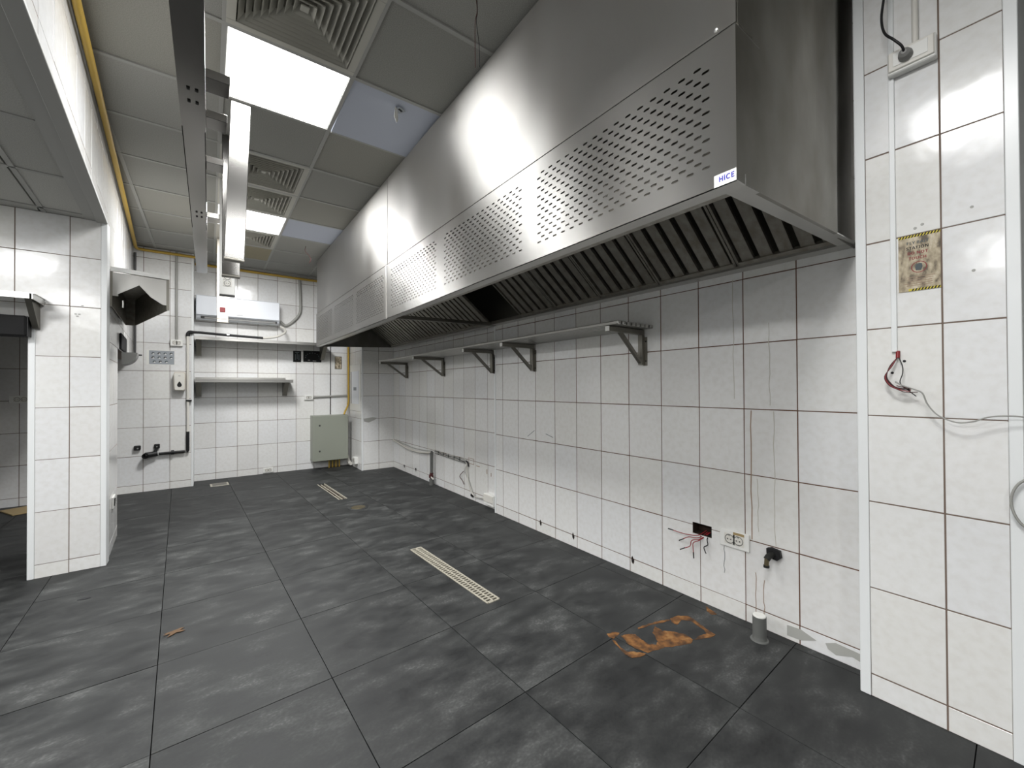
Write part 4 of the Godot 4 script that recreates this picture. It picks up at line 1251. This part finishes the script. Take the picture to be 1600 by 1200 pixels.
	tag(obj("gas_pipe", sh().curve([Vector3(1.868, YC - 0.09, ZB + 0.025), Vector3(1.868, 2.0, ZB + 0.025), Vector3(1.868, 1.3, ZB + 0.03), Vector3(1.862, 1.02, ZB + 0.04), Vector3(1.80, 0.90, ZB + 0.10), Vector3(1.775, 0.845, ZB + 0.12)], 0.015, 8, 5), M.yellow), "yellow gas pipe coming down to the grey cabinet", "pipe")
	# access panel and socket on the column side
	var ap := thing("access_panel", "white framed access panel on the side of the boxed column", "access panel", Vector3(1.898, 1.29, -6.83), -PI / 2)
	obj("frame", sh().span(Vector3(-0.29, -0.38, 0.0005), Vector3(0.30, 0.36, 0.008), 0.002), M.white, ap)
	obj("slot", sh().span(Vector3(-0.215, -0.27, 0.008), Vector3(-0.18, 0.25, 0.0095)), M.black, ap)
	obj("door", sh().span(Vector3(-0.178, -0.27, 0.008), Vector3(0.22, 0.25, 0.012), 0.001), M.ac, ap)
	obj("print", sh().box(Vector3(0.02, -0.03, 0.0122), Vector3(0.16, 0.05, 0.0006)), M.paper_grey, ap)
	var so := double_socket("white surface socket low on the boxed column beside the cabinet", Vector3(1.898, 0.125, -6.76), -PI / 2, 0.15, 0.10, 0.05)
	tag(obj("pipe_elbow", sh().curve([Vector3(1.848, 0.15, ZB + 0.05), Vector3(1.848, 0.10, ZB + 0.09), Vector3(1.85, 0.055, ZB + 0.16), Vector3(1.856, 0.05, ZB + 0.22)], 0.026, 10, 5), M.white2), "white plastic elbow under the grey cabinet", "pipe")
	# grey mortar smear on the column
	var ps := obj("mortar_patch", sh().prism([Vector2(1.925, 0.80), Vector2(2.06, 0.815), Vector2(2.14, 0.80), Vector2(2.08, 0.765), Vector2(2.0, 0.735), Vector2(1.93, 0.755)], 0.0003, 0.0014), M.patch)
	ps.position.z = -6.48
	tag(ps, "grey mortar smear on the boxed column below the hood", "smear")


# ---------------------------------------------------------------- left side
func build_left_things() -> void:
	# steel canopy on the upper left wall
	var c := thing("steel_canopy", "small steel canopy with a dark pointed opening on the left wall", "canopy")
	var zf := -4.33
	var f := sh()
	f.xf = Transform3D(Basis(), Vector3(0, 0, zf))
	f.prism([Vector2(-0.600, 2.165), Vector2(-0.262, 2.150), Vector2(-0.262, 1.945), Vector2(-0.300, 1.948), Vector2(-0.372, 2.00), Vector2(-0.440, 2.085), Vector2(-0.562, 2.00), Vector2(-0.560, 1.985), Vector2(-0.600, 1.985)], -0.003, 0.0)
	obj("front_plate", f, M.steel, c)
	obj("top_strip", sh().bar(Vector3(-0.602, 2.187, zf + 0.008), Vector3(-0.256, 2.168, zf + 0.008), 0.016, 0.034, 0.001), M.steel_bright, c)
	obj("edge_strip", sh().span(Vector3(-0.276, 1.905, zf - 0.002), Vector3(-0.258, 2.155, zf + 0.006), 0.001), M.steel_dull, c)
	obj("wall_strip", sh().span(Vector3(-0.606, 1.90, zf - 0.03), Vector3(-0.592, 2.185, zf + 0.012), 0.001), M.steel_dull, c)
	# greasy plates that box in the space behind the front, open below
	obj("side_plate", sh().bar(Vector3(-0.268, 2.032, zf - 0.005), Vector3(-0.592, 2.032, -5.55), 0.004, 0.252), M.filter, c)
	obj("wall_plate", sh().bar(Vector3(-0.598, 2.032, zf - 0.032), Vector3(-0.664, 2.032, -5.55), 0.004, 0.252), M.filter, c)
	obj("rear_plate", sh().span(Vector3(-0.665, 1.906, -5.555), Vector3(-0.590, 2.158, -5.551)), M.filter, c)
	var tp := sh()
	tp.xf = Transform3D(Basis(Vector3(1, 0, 0), Vector3(0, 0, 1), Vector3(0, -1, 0)), Vector3(0, 2.162, 0))
	tp.prism([Vector2(-0.602, zf - 0.004), Vector2(-0.262, zf - 0.004), Vector2(-0.590, -5.555), Vector2(-0.668, -5.555)], 0.0, 0.004)
	obj("top_plate", tp, M.filter, c)
	obj("hinge", sh().tube([Vector3(-0.535, 1.90, zf - 0.01), Vector3(-0.535, 1.955, zf - 0.01)], 0.007, 8), M.steel_bright, c)
	# dispenser behind the pier
	var at := side_point(1.30, 1.66, 0.0)
	var d := thing("towel_dispenser", "grey paper towel dispenser with a black cover behind the left pier", "dispenser", at, PI / 2 + LEFT_SKEW)
	obj("cover", sh().span(Vector3(-0.36, -0.03, 0.001), Vector3(0.20, 0.12, 0.018), 0.006), M.black_soft, d)
	var bowl := []
	for k in 9:
		var a := PI * 0.5 * k / 8.0
		bowl.append(Vector2(0.11 * cos(a) + 0.001, -0.04 - 0.115 * sin(a)))
	bowl.append(Vector2(0.001, -0.04))
	var bw := sh()
	bw.xf = Transform3D(Basis(Vector3(0, 0, 1), Vector3(0, 1, 0), Vector3(-1, 0, 0)), Vector3.ZERO)
	bw.prism(bowl, -0.14, 0.14)
	obj("base", bw, M.grey, d)
	obj("latch", sh().box(Vector3(0.14, -0.045, 0.12), Vector3(0.03, 0.012, 0.03), 0.003), M.black, d)
	conduit("dark pipe running down the far left corner", [Vector3(left_x(ZBL) + 0.022, 1.66, ZBL + 0.02), Vector3(left_x(ZBL) + 0.022, YC - 0.09, ZBL + 0.02)], 0.012, M.grey_dark)
	# socket on the side of the pier
	var sp := thing("wall_socket", "small white socket low on the side of the left pier", "socket", side_point(0.43, 0.37, 0.0), PI / 2 + LEFT_SKEW)
	obj("plate", sh().span(Vector3(-0.075, -0.045, 0.0005), Vector3(0.075, 0.045, 0.012), 0.003), M.white, sp)
	obj("rocker", sh().span(Vector3(-0.055, -0.03, 0.012), Vector3(-0.01, 0.03, 0.016), 0.002), M.steel_dark, sp)
	socket_face(sp, Vector3(0.035, 0, 0.0125), 0.022)
	# shelf on the wall over the doorway
	var s := thing("door_shelf", "steel shelf with a folded front over the dark doorway", "shelf", Vector3(0, 1.885, ZPL))
	var p := sh()
	p.span(Vector3(-2.3, -0.003, 0.002), Vector3(-0.895, 0.0, 0.235))
	p.span(Vector3(-2.3, -0.038, 0.232), Vector3(-0.915, 0.0, 0.236), 0.001)
	obj("board", p, M.steel_bright, s)
	var e := sh()
	e.xf = Transform3D(Basis(Vector3(0, 0, 1), Vector3.UP, Vector3(-1, 0, 0)), Vector3(-0.905, 0, 0))
	e.prism([Vector2(0.002, -0.045), Vector2(0.236, -0.038), Vector2(0.236, 0.0), Vector2(0.002, 0.0)], -0.004, 0.0)
	obj("end_fold", e, M.steel_bright, s)
	var br := sh()
	br.xf = Transform3D(Basis(Vector3(0, 0, 1), Vector3.UP, Vector3(-1, 0, 0)), Vector3(-0.935, 0, 0))
	br.prism([Vector2(0.001, -0.004), Vector2(0.20, -0.004), Vector2(0.03, -0.205), Vector2(0.001, -0.205)], -0.015, 0.015)
	obj("bracket", br, M.steel_dull, s)
	# black roller over the doorway
	var ro := thing("roller_blind", "black rolled-up blind over the left doorway", "blind", Vector3(0, 1.68, ZPL + 0.03))
	obj("case", sh().span(Vector3(-2.25, -0.062, -0.02), Vector3(-0.962, 0.076, 0.055), 0.012), M.black_soft, ro)
	obj("end_plate", sh().span(Vector3(-0.962, -0.06, -0.02), Vector3(-0.957, 0.072, 0.05), 0.001), M.black, ro)
	double_socket("white double socket on the wall inside the dark doorway", Vector3(-1.655, 1.165, ZBL), 0, 0.17, 0.085, 0.014)
	# ghost of an old sticker and spots on the pier
	for a in [[-0.753, 1.80], [-0.735, 1.80], [-0.744, 1.785], [-0.90, 1.862], [-0.72, 1.862]]:
		var sq := sh().box(Vector3(0, 0, 0.0008), Vector3(0.012, 0.007, 0.0012))
		var o := obj("glue_spot", sq, M.patch)
		o.position = Vector3(a[0], a[1], ZPL)
		tag(o, "grey glue spot on the white tiles of the left pier", "glue spot", "glue spots on the left pier")


# ---------------------------------------------------------------- hanging frame with the socket posts
func build_frame() -> void:
	var t := thing("ceiling_rail", "long steel channel rail hanging under the ceiling with four crosspieces", "rail")
	var yr := 2.60
	var ch := sh()
	ch.span(Vector3(-0.112, yr, -5.90), Vector3(-0.014, yr + 0.004, 0.6))
	ch.span(Vector3(-0.112, yr, -5.90), Vector3(-0.108, yr + 0.05, 0.6))
	ch.span(Vector3(-0.018, yr, -5.90), Vector3(-0.014, yr + 0.05, 0.6))
	ch.span(Vector3(-0.112, yr, -5.90), Vector3(-0.014, yr + 0.05, -5.896))
	obj("channel", ch, M.steel_rail, t)
	for z in [-2.24, -2.56, -3.06, -4.02]:
		var r := sh()
		r.span(Vector3(-0.0135, yr + 0.006, z - 0.055), Vector3(0.074 if z > -2.9 else 0.07, yr + 0.046, z + 0.055), 0.002)
		obj("crosspiece", r, M.steel_rail, t)
	for b in [[-2.30, -2.40], [-3.88, -3.98]]:
		for z in b:
			for x in [-0.075, -0.045]:
				obj("bolt", sh().box(Vector3(x, yr - 0.003, z), Vector3(0.013, 0.006, 0.013), 0.002), M.steel_dark, t)
	for z in [-0.6, -2.4, -5.7]:
		obj("hanger", sh().tube([Vector3(-0.063, yr + 0.004, z), Vector3(-0.063, YC + 0.002, z)], 0.006, 6), M.steel_dull, t)
	# posts
	var spec := [[-3.02, "steel socket post hanging beside the lit panel", 0.0], [-3.47, "shorter steel post behind the first hanging post", 0.0], [-4.22, "hanging white post with a double socket", 0.0], [-5.92, "farthest hanging post with a red switch", 0.0]]
	for k in 4:
		var p := thing("hanging_post", spec[k][1], "post", Vector3(0.125 + (0.005 if k == 3 else 0.0), 2.065, spec[k][0]))
		if k == 0:
			p.rotation.z = -0.035
		var top := YC - 2.065 - 0.004
		if k < 2:
			obj("channel", sh().span(Vector3(-0.052, 0, -0.05), Vector3(0.052, top, 0.0), 0.003), M.steel_post, p)
			obj("end_cap", sh().span(Vector3(-0.053, -0.012, -0.051), Vector3(0.053, 0.0, 0.002), 0.002), M.steel_dull, p)
		else:
			obj("channel", sh().span(Vector3(-0.054, 0, -0.05), Vector3(0.054, top, 0.0), 0.004), M.white if k == 2 else M.cream, p)
			obj("end_cap", sh().span(Vector3(-0.055, -0.010, -0.051), Vector3(0.055, 0.0, 0.001), 0.002), M.grey_dark if k == 2 else M.cream, p)
		if k == 2:
			for y in [0.095, 0.15]:
				var a := obj("outlet_plate", sh().span(Vector3(-0.03, y - 0.026, 0.0), Vector3(0.03, y + 0.026, 0.004), 0.002), M.white2, p)
				socket_face(a, Vector3(0, y, 0.0042), 0.024)
		if k == 3:
			var a := obj("switch_plate", sh().span(Vector3(-0.05, 0.03, 0.0), Vector3(0.05, 0.27, 0.006), 0.002), M.white2, p)
			obj("red_rocker", sh().span(Vector3(-0.027, 0.105, 0.006), Vector3(0.027, 0.165, 0.012), 0.003), M.red_dark, a)
			obj("outlet", sh().span(Vector3(-0.02, 0.19, 0.006), Vector3(0.022, 0.225, 0.010), 0.002), M.white, a)


# ---------------------------------------------------------------- floor things
func floor_frame(called: String, label: String, category: String, x: float, z: float) -> Node3D:
	var b := Basis(Vector3.UP, FLOOR_SKEW)
	return thing(called, label, category, Vector3(-0.1885, 0, -2.508) + b * Vector3(x, 0, z), FLOOR_SKEW)

func build_floor_things() -> void:
	# slotted drain
	var d := floor_frame("floor_drain", "pale slotted steel drain grate set in the dark floor", "drain", 1.5325, 0.0075)
	var L := 1.049
	var W := 0.093
	var tr := sh()
	tr.span(Vector3(-0.048, -0.0255, -L / 2), Vector3(0.048, -0.022, L / 2))
	for k in [-1, 1]:
		tr.span(Vector3(k * 0.0485, -0.0255, -L / 2 - 0.001), Vector3(k * 0.0475, -0.001, L / 2 + 0.001))
	obj("trough", tr, M.trough, d)
	var gr := sh()
	var slots := 36
	var gm := [0.0375, 0.0, -0.0375]     # rims and the middle land
	gr.span(Vector3(-W / 2, -0.004, -L / 2), Vector3(-0.036, 0.003, L / 2), 0.001)
	gr.span(Vector3(0.036, -0.004, -L / 2), Vector3(W / 2, 0.003, L / 2), 0.001)
	gr.span(Vector3(-0.004, -0.004, -L / 2), Vector3(0.004, 0.003, L / 2), 0.001)
	for k in slots + 1:
		var z := -L / 2 + 0.012 + (L - 0.024) * k / slots
		for sd in [-1, 1]:
			var sh_: float = 0.007 * sd
			gr.span(Vector3(sd * 0.0038, -0.004, z - 0.0058 + sh_ * 0.6), Vector3(sd * 0.0365, 0.0028, z + 0.0058 + sh_ * 0.6))
	gr.span(Vector3(-W / 2, -0.004, -L / 2), Vector3(W / 2, 0.003, -L / 2 + 0.01), 0.001)
	gr.span(Vector3(-W / 2, -0.004, L / 2 - 0.01), Vector3(W / 2, 0.003, L / 2), 0.001)
	obj("grate", gr, M.drain, d)
	# open drain channel
	var e := floor_frame("floor_drain", "open rusty drain channel without its grate far back", "drain", 1.5375, -2.865)
	var t2 := sh()
	t2.span(Vector3(-0.046, -0.0255, -0.478), Vector3(0.046, -0.018, 0.478))
	for k in [-1, 1]:
		t2.span(Vector3(k * 0.0465, -0.0255, -0.479), Vector3(k * 0.0455, -0.001, 0.479))
	obj("trough", t2, M.rust_dark, e)
	for x in [-0.042, 0.0, 0.042]:
		obj("rail", sh().span(Vector3(x - 0.006, -0.018, -0.476), Vector3(x + 0.006, 0.002 if x != 0.0 else -0.004, 0.476), 0.001), M.drain, e)
	obj("dirt", sh().span(Vector3(-0.034, -0.0175, -0.1), Vector3(0.034, -0.008, 0.2), 0.004), M.rust_dark, e)
	# round cover
	var c := thing("floor_cover", "round metal floor cover near the open drain channel", "floor cover", Vector3(1.285, 0, -4.52))
	obj("rim", sh().lathe([Vector2(0.105, 0.0002), Vector2(0.103, 0.003), Vector2(0.075, 0.003), Vector2(0.072, 0.001)], 28), M.stone[3], c)
	obj("lid", sh().lathe([Vector2(0.072, 0.0008), Vector2(0.070, 0.004), Vector2(0.05, 0.0045), Vector2(0, 0.0045)], 28), M.brass, c)
	var fp := floor_frame("floor_plate", "small square steel floor plate near the back wall", "floor plate", 0.0, 0.0)
	fp.position = Vector3(0.116, 0, -6.722)
	obj("rim", sh().box(Vector3(0, 0.0012, 0), Vector3(0.20, 0.0022, 0.20), 0.0006), M.drain, fp)
	obj("lid", sh().box(Vector3(0, 0.003, 0), Vector3(0.16, 0.0016, 0.16), 0.0005), M.steel_dull, fp)
	# rust stain: dried print of a machine foot
	var P := [
		[[1.6928, -1.375], [1.7332, -1.3617], [1.7627, -1.3396], [1.7494, -1.291], [1.7474, -1.2523], [1.7712, -1.2234], [1.8033, -1.2344], [1.8454, -1.2949], [1.9066, -1.3257], [1.8986, -1.2725], [1.9345, -1.2403], [1.9657, -1.1876], [1.9555, -1.1368], [1.9212, -1.127], [1.8397, -1.1628], [1.7744, -1.19], [1.6876, -1.2098], [1.6731, -1.2582], [1.6676, -1.301]],
		[[2.0383, -1.3159], [2.0979, -1.3049], [2.1373, -1.2713], [2.1206, -1.2063], [2.1052, -1.1623], [2.0871, -1.0916], [2.0394, -1.0971], [1.9593, -1.1339], [2.0115, -1.1363], [2.0652, -1.1251], [2.0832, -1.1572], [2.1045, -1.2335], [2.0764, -1.268], [2.0108, -1.2586], [2.0107, -1.2887]],
		[[1.646, -1.427], [1.6818, -1.4226], [1.7084, -1.3957], [1.683, -1.3874], [1.6436, -1.3834], [1.6354, -1.4012]],
		[[1.6328, -1.3815], [1.6384, -1.3659], [1.615, -1.3123], [1.6152, -1.2744], [1.6426, -1.2583], [1.6763, -1.2124], [1.6435, -1.2136], [1.5979, -1.2334], [1.5927, -1.2661], [1.6088, -1.317]],
		[[1.8195, -1.3673], [1.8946, -1.3568], [1.9856, -1.3303], [2.0251, -1.3123], [2.0147, -1.3046], [1.949, -1.3254], [1.8794, -1.346], [1.8134, -1.3557]],
		[[2.3116, -1.2656], [2.2946, -1.2145], [2.2802, -1.1843], [2.2557, -1.1986], [2.2662, -1.2317]],
	]
	var ru := thing("rust_stain", "orange rust print of a machine foot on the dark floor", "stain")
	for a in P:
		var poly := []
		# rough outline
		for i in a.size():
			var p := Vector2(a[i][0], a[i][1])
			var r := Vector2(a[(i + 1) % a.size()][0], a[(i + 1) % a.size()][1])
			for k in 4:
				poly.append(p.lerp(r, k / 4.0) + (Vector2(rng.randf_range(-1, 1), rng.randf_range(-1, 1)) * 0.0035 if k else Vector2.ZERO))
		var s := sh()
		s.xf = Transform3D(Basis(Vector3(1, 0, 0), Vector3(0, 0, 1), Vector3(0, -1, 0)), Vector3.ZERO)
		s.prism(poly, -0.0012, 0.0)
		obj("rust_patch", s, M.rust, ru)
	# crumbs of rubbish
	var lf := thing("dry_leaf", "small brown dry leaf lying on the dark floor", "leaf", Vector3(-0.145, 0.002, -2.79), 0.4)
	for a in [[0.0, 0.0], [0.5, 0.012], [-0.6, 0.008]]:
		var s := sh()
		s.xf = Transform3D(Basis(Vector3.UP, a[0]) * Basis(Vector3.RIGHT, -PI / 2 + 0.1), Vector3(0, 0.001, a[1]))
		s.prism([Vector2(-0.045, 0.002), Vector2(-0.015, 0.011), Vector2(0.03, 0.008), Vector2(0.045, 0.0), Vector2(0.025, -0.007), Vector2(-0.015, -0.006)], 0.0, 0.002)
		obj("leaf_blade", s, M.leaf, lf)
	tag(obj("dirt_spot", (func() -> Shape:
		var s := sh()
		s.xf = Transform3D(Basis(Vector3.RIGHT, -PI / 2), Vector3(-0.608, 0.0004, -3.562))
		return s.prism([Vector2(-0.03, 0.0), Vector2(-0.01, 0.014), Vector2(0.025, 0.012), Vector2(0.03, -0.004), Vector2(0.005, -0.014)], 0.0, 0.0012)).call(), M.ink), "black dirt spot on the floor in front of the left pier", "stain")
	tag(obj("cardboard_piece", sh().box(Vector3(-1.53, 0.008, -6.55), Vector3(0.32, 0.012, 0.34), 0.002, Basis(Vector3.UP, 0.5)), M.brown_tape), "flat piece of cardboard on the floor inside the dark doorway", "cardboard")


# ---------------------------------------------------------------- scene
func _ready() -> void:
	rng.seed = 7
	# camera: level, turned to the right towards the hood
	var cam := Camera3D.new()
	cam.name = "camera"
	cam.fov = rad_to_deg(2.0 * atan(600.0 / 643.754))
	cam.near = 0.03
	var yaw := 0.6345
	var pitch := 0.0084
	var roll := -0.0049
	var fw := Vector3(sin(yaw) * cos(pitch), sin(pitch), -cos(yaw) * cos(pitch))
	var rt := Vector3(cos(yaw), 0, sin(yaw))
	var up := rt.cross(fw)
	var r2 := rt * cos(roll) + up * sin(roll)
	var u2 := up * cos(roll) - rt * sin(roll)
	cam.transform = Transform3D(Basis(r2, u2, -fw), Vector3(0, 1.2695, 0))
	add_child(cam)
	cam.current = true
	# no daylight reaches the room
	var env := Environment.new()
	env.background_mode = Environment.BG_COLOR
	env.background_color = Color(0.02, 0.02, 0.02)
	env.tonemap_mode = Environment.TONE_MAPPER_LINEAR
	env.tonemap_exposure = EXPOSURE
	env.sdfgi_enabled = true
	env.ssao_enabled = true
	env.ssil_enabled = true
	var we := WorldEnvironment.new()
	we.name = "environment"
	we.environment = env
	add_child(we)
	make_materials()
	build_ceiling_fittings()
	build_setting()
	build_ceiling()
	build_hood()
	build_right_wall_things()
	build_pier_things()
	build_back_wall_things()
	build_left_things()
	build_frame()
	build_floor_things()
